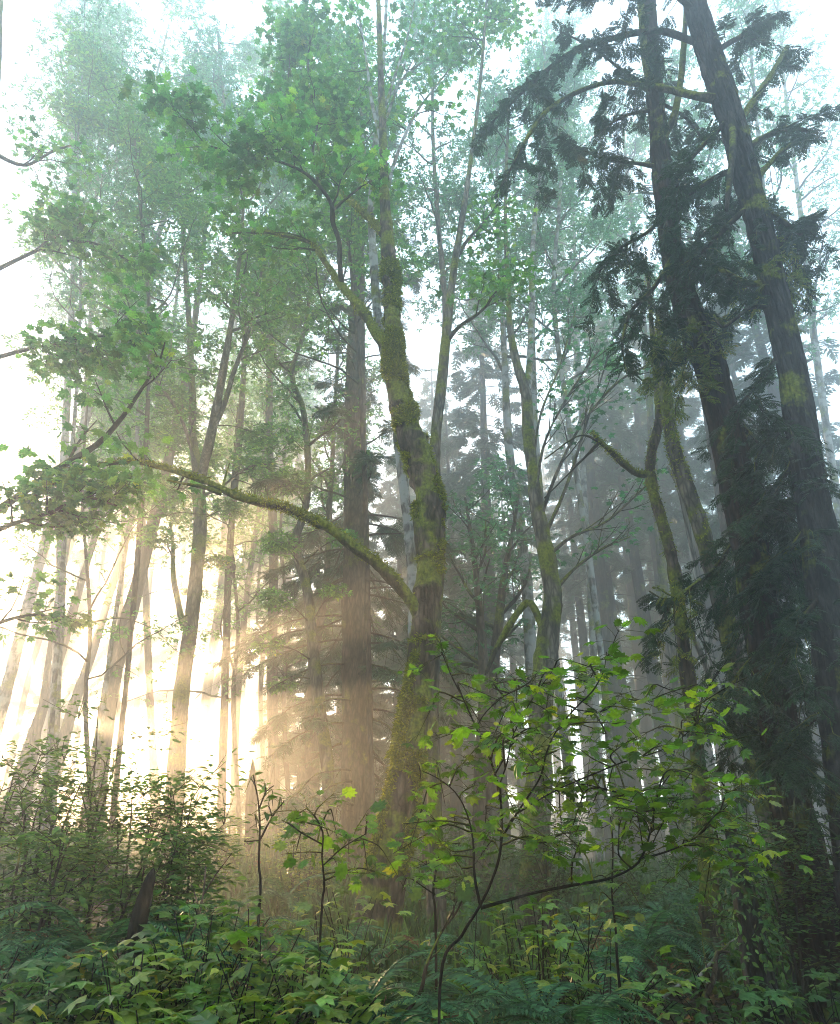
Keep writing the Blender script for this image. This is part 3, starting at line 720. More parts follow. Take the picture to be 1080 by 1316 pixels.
def bough(a, az, L, r, rg, rise=.1, sag=.35, n=9):
    t = np.linspace(0, 1, n)[:, None]
    h = np.array([math.sin(az), math.cos(az), 0])
    side = np.array([h[1], -h[0], 0])
    p = a + h * L * t + np.array([0, 0, 1]) * L * (rise * t - sag * t * t) + side * L * .1 * np.sin(t * 3 + rg.uniform(0, 6)) * t + rg.normal(0, .012 * L, (n, 3)) * t
    return p, np.linspace(r, r * .25, n)

# the tall fir left of the mossy maple
FD = 16
p, r = rooted([(461, 1100, 48), (460, 1000, 44), (459, 900, 41), (458, 800, 38), (458, 700, 35), (457, 600, 31), (457, 520, 28), (458, 440, 24), (460, 360, 19), (462, 270, 13), (464, 180, 7), (466, 110, 3)], FD, 1.4)
fir = thing('tall_fir', 'tall straight fir with drooping dead boughs, standing just left of the mossy maple', 'tree', (p[0][0], p[0][1], gz(p[0][0], p[0][1])))
rg = np.random.default_rng(5)
o, pp, rr, v, d = trunk_part(fir, 'trunk', p, r, M['brown'], 48, .1, bark_disp(.04, 1.5, .04, 7, 5, furrow=.10))
ndl = MB(); H = pp[-1][2]; twg = MB()
zs = np.concatenate([np.linspace(1.8, 9.5, 52), np.linspace(9.5, H - .6, 46)])
for z in zs:
    i = int(np.argmin(abs(pp[:, 2] - z)))
    up = z / H
    L = rg.uniform(1.6, 3.3) * (1 - .7 * max(0, up - .35) / .65)
    az = rg.uniform(0, 2 * np.pi)
    q, qr = bough(pp[i], az, L, .036 - .014 * up, rg, rise=rg.uniform(.0, .2), sag=rg.uniform(.25, .6))
    qs, qrs = smooth_path(q, qr, .15)
    m_ = MB(); tube(m_, qs, qrs, 5)
    for k in range(12):
        i2 = int(rg.uniform(.25, .95) * (len(qs) - 1)); dd = qs[i2] - qs[max(0, i2 - 1)]; dd /= np.linalg.norm(dd) + 1e-9
        e = qs[i2] + (dd + rg.normal(0, .5, 3) + np.array([0, 0, -.5])) * L * .22
        tube(m_, np.array([qs[i2], (qs[i2] + e) / 2 + rg.normal(0, .04, 3), e]), [.006, .005, .003], 3)
    m_.build('bough', M['brown'], fir)
    if z > 2.6: hang(ndl, qs, rg, int((22 if z < 8 else 46) * L / 2), .42, FIR, .25, .8)
ndl.build('needles', M['fir'], fir, smooth=False)

def conifer(name, label, seed, H, Lmax, c0, nb, per, tpl, leaf, bark, dead=14, group=None, size=.55, trunk_r=None):
    """a fir standing at the origin"""
    rg = np.random.default_rng(seed)
    root = thing(name, label, 'tree', (0, 0, 0), group)
    n = 14; t = np.linspace(0, 1, n)
    p = np.stack([.15 * np.sin(t * 4 + seed), .15 * np.cos(t * 3 + seed), -.3 + t * (H + .3)], 1)
    tr = trunk_r or H * .0125
    o, pp, rr, v, d = trunk_part(root, 'trunk', p, tr * (1 - t) ** .8 + .015, M[bark], 10, .5, bark_disp(.06, 1, .06, 5, seed))
    wood = MB(); nd = MB()
    for k in range(nb + dead):
        live = k < nb
        u = c0 + (1 - c0) * (k / nb) ** .9 if live else rg.uniform(.04, c0)
        z = u * H * .985
        i = int(np.argmin(abs(pp[:, 2] - z)))
        L = Lmax * (1 - ((u - c0) / (1 - c0)) ** 1.1 * .93) * rg.uniform(.6, 1.1) if live else rg.uniform(.6, 2)
        q, qr = bough(pp[i], rg.uniform(0, 6.283), L, .012 + .010 * L, rg, rg.uniform(.0, .2), rg.uniform(.2, .5), 6)
        tube(wood, q, qr, 4)
        if live: hang(nd, q, rg, max(3, int(per * L)), size, tpl, .15, .55)
    wood.build('bough_sprays', M[bark], root); nd.build('needles', M[leaf], root, smooth=False)
    return root

FAR = [conifer('misty_fir', 'x', 200 + k, 24 + 3 * k, 3.4, .26 + .06 * (k % 3), 100, 11, FIR_FAR, 'fir', 'dark', 26, size=.75) for k in range(3)]
BARE = [conifer('bare_fir', 'x', 230 + k, 27 + 2 * k, 2.6, .5, 70, 10, FIR_FAR, 'fir', 'dark', 40, size=.7) for k in range(2)]
used = set()
def plant(proto, px, D, label, group, s=1.0, rz=0.0, lean=0.0):
    first = proto.name not in used
    used.add(proto.name)
    o = proto if first else copy_tree(proto)
    x = (px - 540) / PF * scl(1085, D)
    o.location = (x, D, gz(x, D)); o.rotation_euler = (0, lean, rz); o.scale = (s, s, s)
    o['label'] = label; o['group'] = group
    return o
LOW = [conifer('low_fir', 'x', 250 + k, 19 + 4 * k, 3.6, .05, 130, 13, FIR_FAR, 'fir', 'brown', 4, size=.8) for k in range(2)]
RG = random.Random(4)
grp = 'dim conifers in the grey mist at right'
lab = 'straight dark conifer in the grey mist at right, between the leaning alder and the cedars'
for px, D, k in ((768, 40, 3), (782, 33, 3), (804, 29, 4), (815, 42, 0), (830, 32, 4), (848, 39, 4), (872, 30, 3), (884, 42, 0), (905, 33, 4), (922, 36, 3), (944, 40, 2), (965, 31, 3), (988, 37, 4), (826, 50, 2), (868, 52, 0), (910, 52, 1), (955, 50, 2), (1000, 46, 0), (742, 54, 4), (722, 52, 4)):
    plant((FAR + BARE)[k], px, D, lab, grp, RG.uniform(.85, 1.15), RG.uniform(0, 6.28), RG.uniform(-.03, .03))
grp = 'firs filling the gap behind the mossy maple'
for px, D, k, lb in ((585, 29, 0, 'bluish green fir crown seen through the gap right of the mossy bend'), (648, 25, 2, 'drooping green fir between the mossy maple and the leaning alder'),
                     (560, 34, 1, 'faint conifer straight behind the slim stem of the mossy maple'), (612, 38, 1, 'pale distant conifer behind the close grey pair of trunks'),
                     (672, 40, 0, 'pale distant conifer seen beyond the pinkish grey trunk'), (520, 40, 2, 'pale distant conifer between the tall fir and the mossy maple')):
    plant(FAR[k], px, D, lb, grp, RG.uniform(.8, 1.0), RG.uniform(0, 6.28))
grp = 'low branched firs added far behind the tall fir to block sun'
lab = 'low branched hazy fir added far behind the tall fir and mossy maple to block sun'  # row added to keep the low sun off the right side
for px, D, k in ((440, 36, 1), (470, 43, 0), (505, 37, 1), (540, 45, 1), (575, 40, 0), (640, 46, 1)):
    plant(LOW[k], px, D, lab, grp, RG.uniform(.8, 1.1), RG.uniform(0, 6.28))
grp = 'low firs added in front of the sun to cast shafts'  # firs added before the sun to break its light into shafts
for px, D, k, s, lb in ((30, 38, 1, .6, 'low fir added outside the left edge to break up the sun'), (350, 36, 0, .5, 'low golden fir added behind the snag to block sun, right of the brightest gap')):
    plant(LOW[k], px, D, lb, grp, s, RG.uniform(0, 6.28))
plant(LOW[0], 385, 23, 'hazy golden fir with drooping low boughs left of the twisting stem', 'golden firs around the twisting stem', .62, 1.0)
plant(LOW[1], 432, 26, 'hazy golden low fir between the twisting stem and the tall fir', 'golden firs around the twisting stem', .6, 2.0)
grp = 'conifers fading into the golden mist at left'
for px, D, k, lb in ((430, 30, 1, 'golden hazed conifer right behind the twisting stem'), (345, 46, 0, 'ghostly conifer behind the pointed snag in the golden mist')):
    plant(FAR[k], px, D, lb, grp, RG.uniform(.7, .9), RG.uniform(0, 6.28))
lab = 'conifer standing in the dark wood at the right picture edge'; grp = 'conifers along the right picture edge'
for px, D, k in ((1085, 27, 1), (1150, 22, 2), (1060, 38, 2), (1130, 35, 0)):
    plant(FAR[k], px, D, lab, grp, RG.uniform(.9, 1.1), RG.uniform(0, 6.28))

# the two near cedars on the right
def cedar(name, label, pts, D, bark, seed, boughs, sides=26):
    p, r = rooted(pts, D, 1.3)
    root = thing(name, label, 'tree', (p[0][0], p[0][1], gz(p[0][0], p[0][1])))
    trunk_part(root, 'trunk', p, r, M[bark], 80, .05, bark_disp(.06, 1.3, .05, 8, seed, furrow=.14))
    rg = np.random.default_rng(seed); sp = MB(); gold = MB(); tw = MB()
    for bq in boughs:
        pts_, n, sz = bq[0], bq[1], bq[2]
        L_ = float(np.linalg.norm(P(*pts_[-1][:2], D) - P(*pts_[0][:2], D)))
        a_ = rg.choice([-1, 1]) * rg.uniform(.1, .35) * L_
        q, qr = px_path([(w_[0], w_[1], w_[2], a_ * k / (len(pts_) - 1) + (rg.normal(0, .04) if k else 0)) for k, w_ in enumerate(pts_)], D)
        qs, qrs = smooth_path(q, qr, .08)
        m_ = MB(); tube(m_, qs, qrs, 8, bark_disp(.15, 2, .1, 8, seed + len(qs)))
        m_.build('bough', M[bq[4] if len(bq) > 4 else 'twig'], root)
        g = gold if len(bq) > 3 and bq[3] == 'gold' else sp
        if n:
            hang(g, qs, rg, int(n * .9), sz * .8, CEDAR, .12, 1.0, .5)
            for k in range(max(3, n // 5)):       # hanging branchlets with sprays of their own
                i = int(rg.uniform(.15, 1) * (len(qs) - 1))
                d = np.array([rg.normal(0, .6), rg.normal(0, .6), -rg.uniform(.3, 1)]); d /= np.linalg.norm(d)
                L = rg.uniform(.3, .95); tt = np.linspace(0, 1, 6)[:, None]
                q2 = qs[i] + d * L * tt + np.array([0, 0, -.25]) * tt * tt + rg.normal(0, .015, (6, 3))
                tube(tw, q2, np.linspace(.006, .002, 6), 4)
                hang(g, q2, rg, 14, sz * .66, CEDAR, .05, .9, .8)
    if tw.n: tw.build('twig_sprays', M['twig'], root)
    if sp.n: sp.build('sprays', M['cedar'], root, smooth=False)
    if gold.n: gold.build('sprays', M['cedar_gold'], root, smooth=False)['label'] = 'hanging sprays coloured as sunlit yellow, tinged orange'
    return root
cedar('red_cedar', 'leaning cedar with dark red brown bark and sunlit-tinted sprays half way up, on the right',
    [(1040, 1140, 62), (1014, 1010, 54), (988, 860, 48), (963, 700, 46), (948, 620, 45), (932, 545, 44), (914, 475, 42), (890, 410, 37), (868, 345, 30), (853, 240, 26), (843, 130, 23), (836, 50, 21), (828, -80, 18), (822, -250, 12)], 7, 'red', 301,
    [([(852, 180, 9), (866, 150, 9), (874, 110, 8), (879, 60, 7), (884, -20, 6)], 0, 0, '', 'mosslimb'), ([(838, 110, 10), (830, 80, 10), (826, 40, 9), (822, -30, 8)], 0, 0, '', 'mosslimb'),
     ([(850, 215, 7), (820, 210, 5), (780, 205, 4), (745, 190, 3), (722, 178, 2)], 46, .32),
     ([(856, 275, 7), (830, 300, 5), (795, 320, 4), (770, 350, 2)], 46, .32), ([(866, 330, 7), (840, 370, 6), (812, 400, 5), (800, 440, 3), (806, 480, 2)], 40, .3),
     ([(880, 380, 7), (862, 420, 5), (850, 455, 3)], 30, .3, 'gold'), ([(893, 400, 6), (880, 430, 5), (882, 465, 3)], 34, .3, 'gold'), ([(890, 395, 5), (915, 420, 4), (930, 450, 2)], 26, .28, 'gold'),
     ([(860, 320, 5), (900, 345, 4), (940, 365, 3), (965, 400, 2)], 34, .3), ([(866, 345, 6), (905, 300, 4), (940, 275, 3)], 26, .3), ([(853, 230, 6), (880, 250, 5), (910, 235, 3)], 26, .3),
     ([(845, 140, 5), (800, 150, 4), (765, 175, 2)], 20, .3), ([(846, 130, 5), (880, 150, 4), (905, 180, 3)], 26, .3), ([(842, 120, 5), (800, 90, 4), (760, 60, 3), (720, 40, 2)], 34, .32),
     ([(942, 610, 9), (955, 650, 8), (940, 700, 6), (905, 745, 5), (860, 770, 3), (835, 760, 2)], 60, .34), ([(965, 690, 8), (990, 660, 6), (1015, 640, 4)], 50, .34), ([(975, 760, 8), (1000, 730, 6), (1030, 700, 4)], 60, .34),
     ([(985, 830, 8), (955, 860, 6), (930, 900, 4), (915, 940, 2)], 46, .34), ([(1000, 900, 8), (1030, 880, 6), (1060, 900, 3)], 50, .36), ([(960, 680, 7), (985, 760, 5), (975, 830, 3)], 60, .36),
     ([(925, 520, 5), (950, 540, 4), (985, 580, 3), (1015, 590, 2)], 44, .32), ([(940, 590, 6), (985, 640, 5), (1010, 720, 3)], 50, .34), ([(980, 800, 6), (1000, 840, 5), (1005, 920, 3)], 56, .34),
     ([(900, 745, 4), (880, 760, 4), (868, 768, 3), (845, 755, 2)], 14, .22, 'gold', 'mosslimb')])
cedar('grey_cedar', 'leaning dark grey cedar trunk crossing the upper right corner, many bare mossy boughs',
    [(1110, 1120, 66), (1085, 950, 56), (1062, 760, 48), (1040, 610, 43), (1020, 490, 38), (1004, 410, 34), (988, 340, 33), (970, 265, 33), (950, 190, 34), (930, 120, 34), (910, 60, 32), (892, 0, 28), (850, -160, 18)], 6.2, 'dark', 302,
    [([(925, 128, 13), (900, 124, 11), (870, 117, 10), (840, 111, 9), (810, 106, 8), (785, 105, 7), (755, 113, 6), (725, 127, 6), (700, 145, 5), (682, 170, 5), (668, 195, 4), (655, 220, 3), (640, 245, 2)], 60, .3, '', 'mosslimb'),
     ([(908, 60, 9), (850, 40, 8), (790, 48, 7), (740, 65, 6), (705, 88, 5), (675, 115, 4), (650, 140, 3), (625, 165, 2)], 90, .3, '', 'twig'),
     ([(925, 110, 9), (940, 150, 10), (942, 190, 9), (938, 230, 8), (934, 270, 5)], 0, 0, '', 'twig'),
     ([(948, 160, 9), (968, 130, 8), (992, 95, 7), (1012, 60, 6)], 20, .3, '', 'mosslimb'), ([(960, 190, 10), (985, 175, 8), (1015, 165, 7), (1050, 170, 5)], 20, .3, '', 'twig'),
     ([(965, 240, 9), (985, 215, 7), (1010, 190, 6), (1040, 180, 4)], 20, .3, '', 'mosslimb'), ([(975, 260, 9), (1000, 280, 8), (1030, 300, 6)], 20, .3, '', 'twig'),
     ([(935, 155, 7), (905, 185, 6), (885, 210, 5), (870, 240, 3)], 30, .3, '', 'twig'), ([(950, 215, 8), (915, 230, 6), (885, 250, 5), (860, 262, 3)], 30, .3, '', 'twig'),
     ([(962, 265, 7), (925, 300, 6), (895, 330, 5), (870, 345, 3)], 40, .3, '', 'twig'), ([(990, 360, 9), (970, 365, 9), (950, 360, 8), (925, 345, 6), (895, 330, 5), (872, 315, 3)], 44, .3, '', 'mosslimb'),
     ([(1000, 395, 7), (965, 395, 6), (945, 410, 5), (928, 420, 4), (918, 405, 3)], 0, 0, '', 'twig'), ([(1000, 320, 7), (1025, 290, 5), (1050, 280, 4)], 30, .3),
     ([(975, 300, 5), (1000, 310, 5), (1012, 330, 3)], 22, .26, 'gold'), ([(985, 345, 5), (1000, 350, 5), (1015, 375, 3)], 24, .26, 'gold'),
     ([(1010, 440, 7), (985, 480, 6), (960, 510, 4), (945, 530, 2)], 46, .3), ([(1030, 520, 8), (1000, 545, 6), (975, 585, 4), (965, 630, 3)], 60, .32), ([(1035, 560, 8), (1010, 610, 6), (985, 660, 4)], 60, .32),
     ([(1050, 660, 8), (1020, 700, 6), (990, 740, 4)], 60, .32), ([(1060, 760, 8), (1030, 800, 6), (1005, 860, 4)], 60, .32), ([(1080, 900, 8), (1040, 930, 6), (1000, 980, 4)], 60, .34), ([(912, 70, 8), (955, 45, 6), (1000, 20, 4)], 40, .3), ([(900, 20, 8), (860, -10, 6), (800, -20, 4), (740, 0, 3)], 60, .3)])

for (lab, px, py, D, sd) in (('young maple with drooping leaf layers right of the forked maple', 300, 690, 19, 142),
    ('faint young maple behind the pointed snag', 335, 800, 27, 143), ('small hazy maple left of the tall fir boughs', 365, 700, 22, 145), ('leafy young maple under the mossy limb, near the left edge', 110, 640, 13, 147)):
    b_ = (px + 12, 1070)
    t = Tree('young_maple', lab, [(px + 8, 1060, 6), (px, 900, 6), (px + 6, 800, 5), (px - 4, py, 4), (px, py - 90, 3), (px + 6, py - 170, 2)], D, 'brown', sd, sides=7, step=.3)
    k = int(len(t.p) * .3)
    t.sprout((t.p[k:], t.r[k:]), 13, 4.6 + D * .05, 2, .02, kids=(5,), flat=.75, up=-.01, ang=(50, 85))
    t.finish('canopy', 5, .15 if D < 20 else .19, STAR, .22, .05)

grp = 'tall bare trunked firs in the golden mist at left'
lab = 'tall bare trunked fir far back in the golden mist at left'
for px, D, k in ((-20, 46, 0), (20, 42, 1), (236, 50, 0), (268, 44, 1), (312, 48, 0), (330, 41, 1), (355, 47, 0)):
    plant(BARE[k], px, D, lab, grp, RG.uniform(.95, 1.2), RG.uniform(0, 6.28), RG.uniform(-.02, .05))
for (lab, pts, D, sd) in (('thin airy maple against the white sky at the top left corner', [(60, 1040, 6.1), (72, 850, 6.1), (86, 650, 5.5), (100, 480, 4.4), (104, 330, 3.3), (100, 190, 2.8), (108, 60, 1.7), (110, -60, 1.5)], 13, 180),
    ('airy maple with fine teal leaves at the upper left, right of the grey trunk', [(120, 1040, 6.1), (140, 850, 6.1), (168, 650, 5.5), (178, 480, 4.4), (160, 330, 3.3), (150, 190, 2.8), (160, 40, 1.7)], 16, 181),
    ('tall thin maple behind the grey cedar at the upper right corner', [(1090, 1040, 13), (1060, 800, 12), (1030, 600, 10), (1000, 420, 8), (985, 280, 6), (970, 120, 4), (960, 0, 3)], 14, 182),
    ('tall thin maple showing between the cedar boughs at the right edge', [(1130, 1040, 13), (1100, 800, 12), (1070, 600, 10), (1045, 420, 8), (1030, 280, 6), (1010, 120, 4), (1000, 0, 3)], 18, 183)):
    t = Tree('airy_maple', lab, pts, D, 'alder', sd, sides=9, step=.3)
    k = int(len(t.p) * .4)
    t.sprout((t.p[k:], t.r[k:]), 26, 5.6, 3, .02, kids=(4, 3), flat=.3, up=.05, ang=(25, 60))
    t.finish('canopy_cool', 3, .17, STAR, .24, .07, keep=.75)

for q, (px, lean, D, lb) in enumerate(((84, 40, 38, 'faint slim stem far off in the glow, first from the left edge'), (122, 34, 43, 'faint slim stem far off in the glow between the two leaning trunks'), (160, 30, 40, 'faint slim stem far off in the glow behind the thick leaning trunk'),
    (206, 24, 45, 'faint slim stem far off in the glow left of the forked maple'), (262, 20, 42, 'faint slim stem far off in the glow right of the forked maple'), (302, 18, 46, 'faint slim stem far off above the pointed snag'), (338, 14, 40, 'faint slim stem far off between the snag and the twisting stem'))):
    t = Tree('slim_maple', lb, [(px, 1050, 7), (px + lean * .35, 960, 7), (px + lean * .7, 860, 6.5), (px + lean, 780, 6), (px + lean * 1.35, 680, 5), (px + lean * 1.7, 580, 4), (px + lean * 2.1, 470, 3)], D, 'brown', 190 + q, sides=7, step=.5)
    k = int(len(t.p) * .5)
    t.sprout((t.p[k:], t.r[k:]), 16, 9.0, 2, .02, kids=(6,), flat=.5, up=.03, ang=(35, 75))
    t.finish('canopy', 6, .3, STAR, .5, .12)

# maple added in front of the sun, limbs fanned to cut the light into shafts
t = Tree('spreading_maple', 'wide maple added far back to cut shafts, the low sun right behind its fork', [(56, 1060, 13), (60, 1000, 12), (63, 950, 11), (65, 922, 9)], 48, 'brown', 210, sides=9, step=.4)
fk = t.p[-1]; uu = np.array([.891, .454, 0]); rg = np.random.default_rng(210); t.extra = []
for ph, L, hw in ((16, 8, 3.2), (37, 9, 3.6), (47, 9.5, 2), (63, 10, 3.4), (86, 9, 3.4), (106, 8, 4), (132, 7, 5), (160, 6, 5)):
    dv = uu * math.cos(rad(ph)) + np.array([0, 0, math.sin(rad(ph))])
    nv = -uu * math.sin(rad(ph)) + np.array([0, 0, math.cos(rad(ph))])
    q = np.array([fk + dv * L * k + nv * .12 * math.sin(k * 7 + ph) * k for k in np.linspace(0, 1, 8)])
    q, qr = smooth_path(q, np.linspace(.13, .03, 8), .3)
    m_ = MB(); tube(m_, q, qr, 6); m_.build('branch', M['brown'], t.root)
    n = 1500
    k = .06 + .94 * np.sqrt(rg.random(n))
    wd = math.radians(hw) * 1.25 * L * k
    p = fk + dv * (L * k)[:, None] + nv * (rg.normal(0, .55, n).clip(-1, 1) * wd)[:, None] + np.cross(dv, nv) * rg.normal(0, .5, n)[:, None]
    t.extra.append((p, rg.normal(0, .6, (n, 3)) + [0, 0, .6], rg.normal(0, 1, (n, 3)), .28 * rg.uniform(.7, 1.2, n)))
t.finish('canopy', 1, .25, STAR)

# pointed snag
p, r = rooted([(322, 1075, 16), (323, 1030, 14.5), (324, 1008, 13), (325, 990, 7), (325, 976, 1)], 16, 1.15)
sn = thing('pointed_snag', 'broken pointed snag standing alone in the golden mist', 'dead tree', (p[0][0], p[0][1], gz(p[0][0], p[0][1])))
trunk_part(sn, 'trunk', p, r, M['brown'], 10, .1, bark_disp(.1, 1.5, .08, 6, 9))

# the rest of the wood all round, one mass of conifers behind and beside the viewer
def wood_mass(name, label, spots, seed):
    rg = np.random.default_rng(seed); mb = MB(); wd = MB()
    for x, y in spots:
        H = rg.uniform(20, 30); z0 = gz(x, y)
        n = 8; t_ = np.linspace(0, 1, n)
        p = np.stack([x + 0 * t_, y + 0 * t_, z0 - .2 + t_ * H], 1)
        tube(wd, p, .3 * (1 - t_) + .02, 8)
        for k in range(90):
            u = .12 + .88 * k / 90; L = 3.6 * (1 - u * .92) * rg.uniform(.6, 1.1)
            q, qr = bough(np.array([x, y, z0 + u * H * .98]), rg.uniform(0, 6.283), L, .03, rg, .1, .4, 5)
            tube(wd, q, qr, 3)
            hang(mb, q, rg, max(3, int(8 * L)), .8, FIR_FAR, .1, .5)
    o = wd.build(name, M['dark']); tag(o, label, kind='stuff')
    mb.build('needles', M['fir'], o, smooth=False)
wood_mass('surrounding_forest', 'mass of conifers of the wood behind and beside the viewer', 
    [(-11, -5), (-6, -9), (5.5, -9), (9, -4), (10, 1.5), (-14, 0), (0, -11), (13, 6), (14, -7), (16, 11), (-18, 6.5), (-8.5, -1.5), (7.5, -2)], 71)


# ---------------------------------------------------------------- foreground vine maple
VD = 3.7
def stem_plant(name, label, cat, base_px, D, stems, clusters, leaf, size, per, bark='stem', tpl=MAPLE9, seed=0, group=None, spread=.16):
    b = P(base_px[0], base_px[1], D)
    root = thing(name, label, cat, (b[0], b[1], gz(b[0], b[1])), group)
    rg = np.random.default_rng(seed); allp = []
    for s in stems:
        q, qr = px_path(s, D)
        if s is stems[0]:
            q = np.vstack([[q[0][0], q[0][1], gz(q[0][0], q[0][1]) - .05], q]); qr = np.concatenate([[qr[0] * 1.2], qr])
        qs, qrs = smooth_path(q, qr, .03)
        m_ = MB(); tube(m_, qs, qrs, 7, bark_disp(.12, 3, .1, 20, seed)); m_.build('stem', M[bark], root); allp.append(qs)
    ap = np.vstack(allp); tw = MB(); lv = MB()
    for cl in clusters:
        c = P(cl[0], cl[1], D + rg.normal(0, .28) + (cl[3] if len(cl) > 3 else 0))
        dd = np.linalg.norm(ap - c, axis=1) + .5 * np.maximum(0, ap[:, 2] - c[2])
        a = ap[int(np.argmin(dd))]
        L = np.linalg.norm(c - a)
        mid = (a + c) / 2 + np.array([0, 0, .12 * L]) + rg.normal(0, .03, 3)
        ext = c + (c - mid) / (np.linalg.norm(c - mid) + 1e-6) * spread * .9 + np.array([0, 0, -.02])
        q, qr = smooth_path([a, mid, c, ext], [.005, .004, .003, .0015], .03)
        tube(tw, q, qr, 4)
        n = cl[2] if len(cl) > 2 else per
        t = 1 - (rg.random(n) ** 1.3) * min(.85, .35 / max(L, .3))
        i = np.minimum((t * (len(q) - 1)).astype(int), len(q) - 2)
        ax = q[i + 1] - q[i]; ax /= np.linalg.norm(ax, axis=1)[:, None] + 1e-9
        h = np.cross(ax, [0, 0, 1.0]); h /= np.linalg.norm(h, axis=1)[:, None] + 1e-9
        sd = rg.choice([-1, 1], n)[:, None]
        dr = h * sd * rg.uniform(.3, 1, n)[:, None] + ax * rg.uniform(.1, .9, n)[:, None] + rg.normal(0, .15, (n, 3)); dr[:, 2] -= rg.uniform(.1, .55, n)
        dr /= np.linalg.norm(dr, axis=1)[:, None]
        pl = rg.uniform(.02, .07, n)[:, None] * spread / .16
        pos = q[i] + dr * pl + np.array([0, 0, 1]) * pl * .25 + rg.normal(0, .02 * spread / .16, (n, 3))
        for k in range(n):
            tube(tw, np.array([q[i[k]], (q[i[k]] + pos[k]) / 2 + np.array([0, 0, .006]), pos[k]]), [.0016, .0012, .001], 3)
        nn = np.array([0, 0, 1.0]) + rg.normal(0, .38, (n, 3))
        sz = size * rg.uniform(.45, 1.25, n)
        if tpl is MAPLE9:
            wh = rg.integers(0, 4, n)
            for q_ in range(4):
                if (wh == q_).any(): leaves(lv, pos[wh == q_], nn[wh == q_], dr[wh == q_], sz[wh == q_], CURLED[q_])
        else: leaves(lv, pos, nn, dr, sz, tpl)
    tw.build('twig_sprays', M['twig'], root)
    lv.build('leaves', M[leaf], root, smooth=False)
    return root
_r = random.Random(3)
CL = [(575, 852), (556, 848), (602, 882), (640, 878), (664, 886), (684, 872), (716, 862), (742, 852), (772, 848), (788, 828), (690, 940), (664, 926), (642, 930), (722, 902), (752, 904), (800, 892), (826, 902), (700, 972),
      (744, 962), (800, 958), (846, 956), (872, 950), (896, 924), (910, 906), (604, 1012), (566, 1002), (540, 992), (652, 1016), (704, 1012), (742, 1006), (782, 1008), (640, 1064), (682, 1062), (584, 1052), (722, 1072),
      (762, 1034), (808, 1040), (850, 1012), (882, 1034), (840, 1056), (902, 1064), (862, 1084), (922, 1076), (950, 1052), (914, 1102), (880, 1004), (932, 1014), (612, 962), (640, 984), (822, 988), (590, 905), (625, 1090),
      (700, 890), (760, 870), (675, 990), (720, 1040), (800, 1075), (950, 1085), (870, 1060), (818, 1015), (860, 985), (905, 1040), (608, 868), (590, 985), (625, 1045), (700, 1085), (760, 935), (735, 925), (655, 950), (560, 1055), (545, 1030), (780, 960), (835, 940), (690, 905), (600, 935)]
CL += [(_r.uniform(545, 960), 0, 9) for _ in range(46)]
CL = [c if c[1] else (c[0], _r.uniform(850 + .12 * abs(c[0] - 700), 1105), c[2]) for c in CL]
stem_plant('vine_maple', 'bright yellow green vine maple with thin dark stems, nearest the camera', 'small tree', (574, 1246), VD,
    [[(566, 1262, 3.9), (594, 1202, 3.9), (616, 1166, 3.9), (633, 1130, 3.4), (643, 1095, 3.4), (645, 1050, 3.4), (641, 1012, 2.9), (628, 970, 2.9), (612, 935, 2.4), (594, 895, 2.0), (580, 868, 1.5), (568, 838, 1.1)],
     [(618, 1166, 4.4), (610, 1125, 3.4), (608, 1080, 2.9), (600, 1045, 2.4), (585, 1018, 2.0), (562, 1000, 1.5), (545, 992, 1.1)],
     [(618, 1167, 4.9), (650, 1158, 3.9), (690, 1147, 3.4), (735, 1138, 3.4), (780, 1130, 3.4), (812, 1116, 2.9), (826, 1100, 2.9), (836, 1070, 2.4), (842, 1040, 2.4), (850, 1018, 1.5), (854, 995, 1.1)],
     [(822, 1104, 2.4), (850, 1097, 2.4), (878, 1086, 2.0), (905, 1068, 2.0), (925, 1046, 1.5), (940, 1030, 1.1)],
     [(643, 1080, 2.9), (668, 1040, 2.4), (694, 1000, 2.4), (702, 970, 2.4), (715, 940, 2.0), (740, 910, 2.0), (762, 888, 2.0), (776, 862, 1.5), (780, 838, 1.1)],
     [(641, 1012, 2.4), (652, 980, 2.0), (658, 950, 1.5), (672, 920, 1.5), (690, 890, 1.1), (712, 860, 1.1)],
     [(664, 1046, 2.4), (700, 1024, 2.0), (732, 1008, 2.0), (770, 992, 2.0), (800, 980, 1.5), (840, 968, 1.5), (868, 955, 1.1), (896, 930, 1.1)],
     [(612, 935, 2.0), (625, 915, 1.5), (648, 895, 1.2), (668, 885, 1.1)], [(736, 1006, 1.5), (770, 1012, 1.5), (806, 1022, 1.1)], [(740, 912, 1.5), (772, 915, 1.2), (800, 900, 1.1), (828, 900, 1.1)]],
    CL, 'vine', .068, 12, seed=7, spread=.22)
stem_plant('maple_sapling', 'small maple sapling with a few hanging green leaves in front of the mossy root', 'sapling', (413, 1180), 4.4,
    [[(413, 1180, 3.6), (417, 1140, 3.2), (414, 1100, 2.6), (415, 1070, 2.2), (404, 1048, 1.6), (395, 1040, 1.2)], [(416, 1112, 2.2), (440, 1090, 1.8), (470, 1072, 1.2)], [(414, 1085, 2), (390, 1072, 2), (370, 1058, 1.5)]],
    [(400, 1046, 6), (375, 1060, 6), (383, 1085, 5), (425, 1082, 8), (448, 1088, 8), (412, 1062, 8), (430, 1060, 6), (460, 1062, 7), (395, 1095, 6), (440, 1120, 7), (412, 1035, 6), (470, 1100, 6), (430, 1105, 6), (505, 1115, 6), (480, 1120, 5), (385, 1045, 4)], 'vine', .085, 6, seed=8)
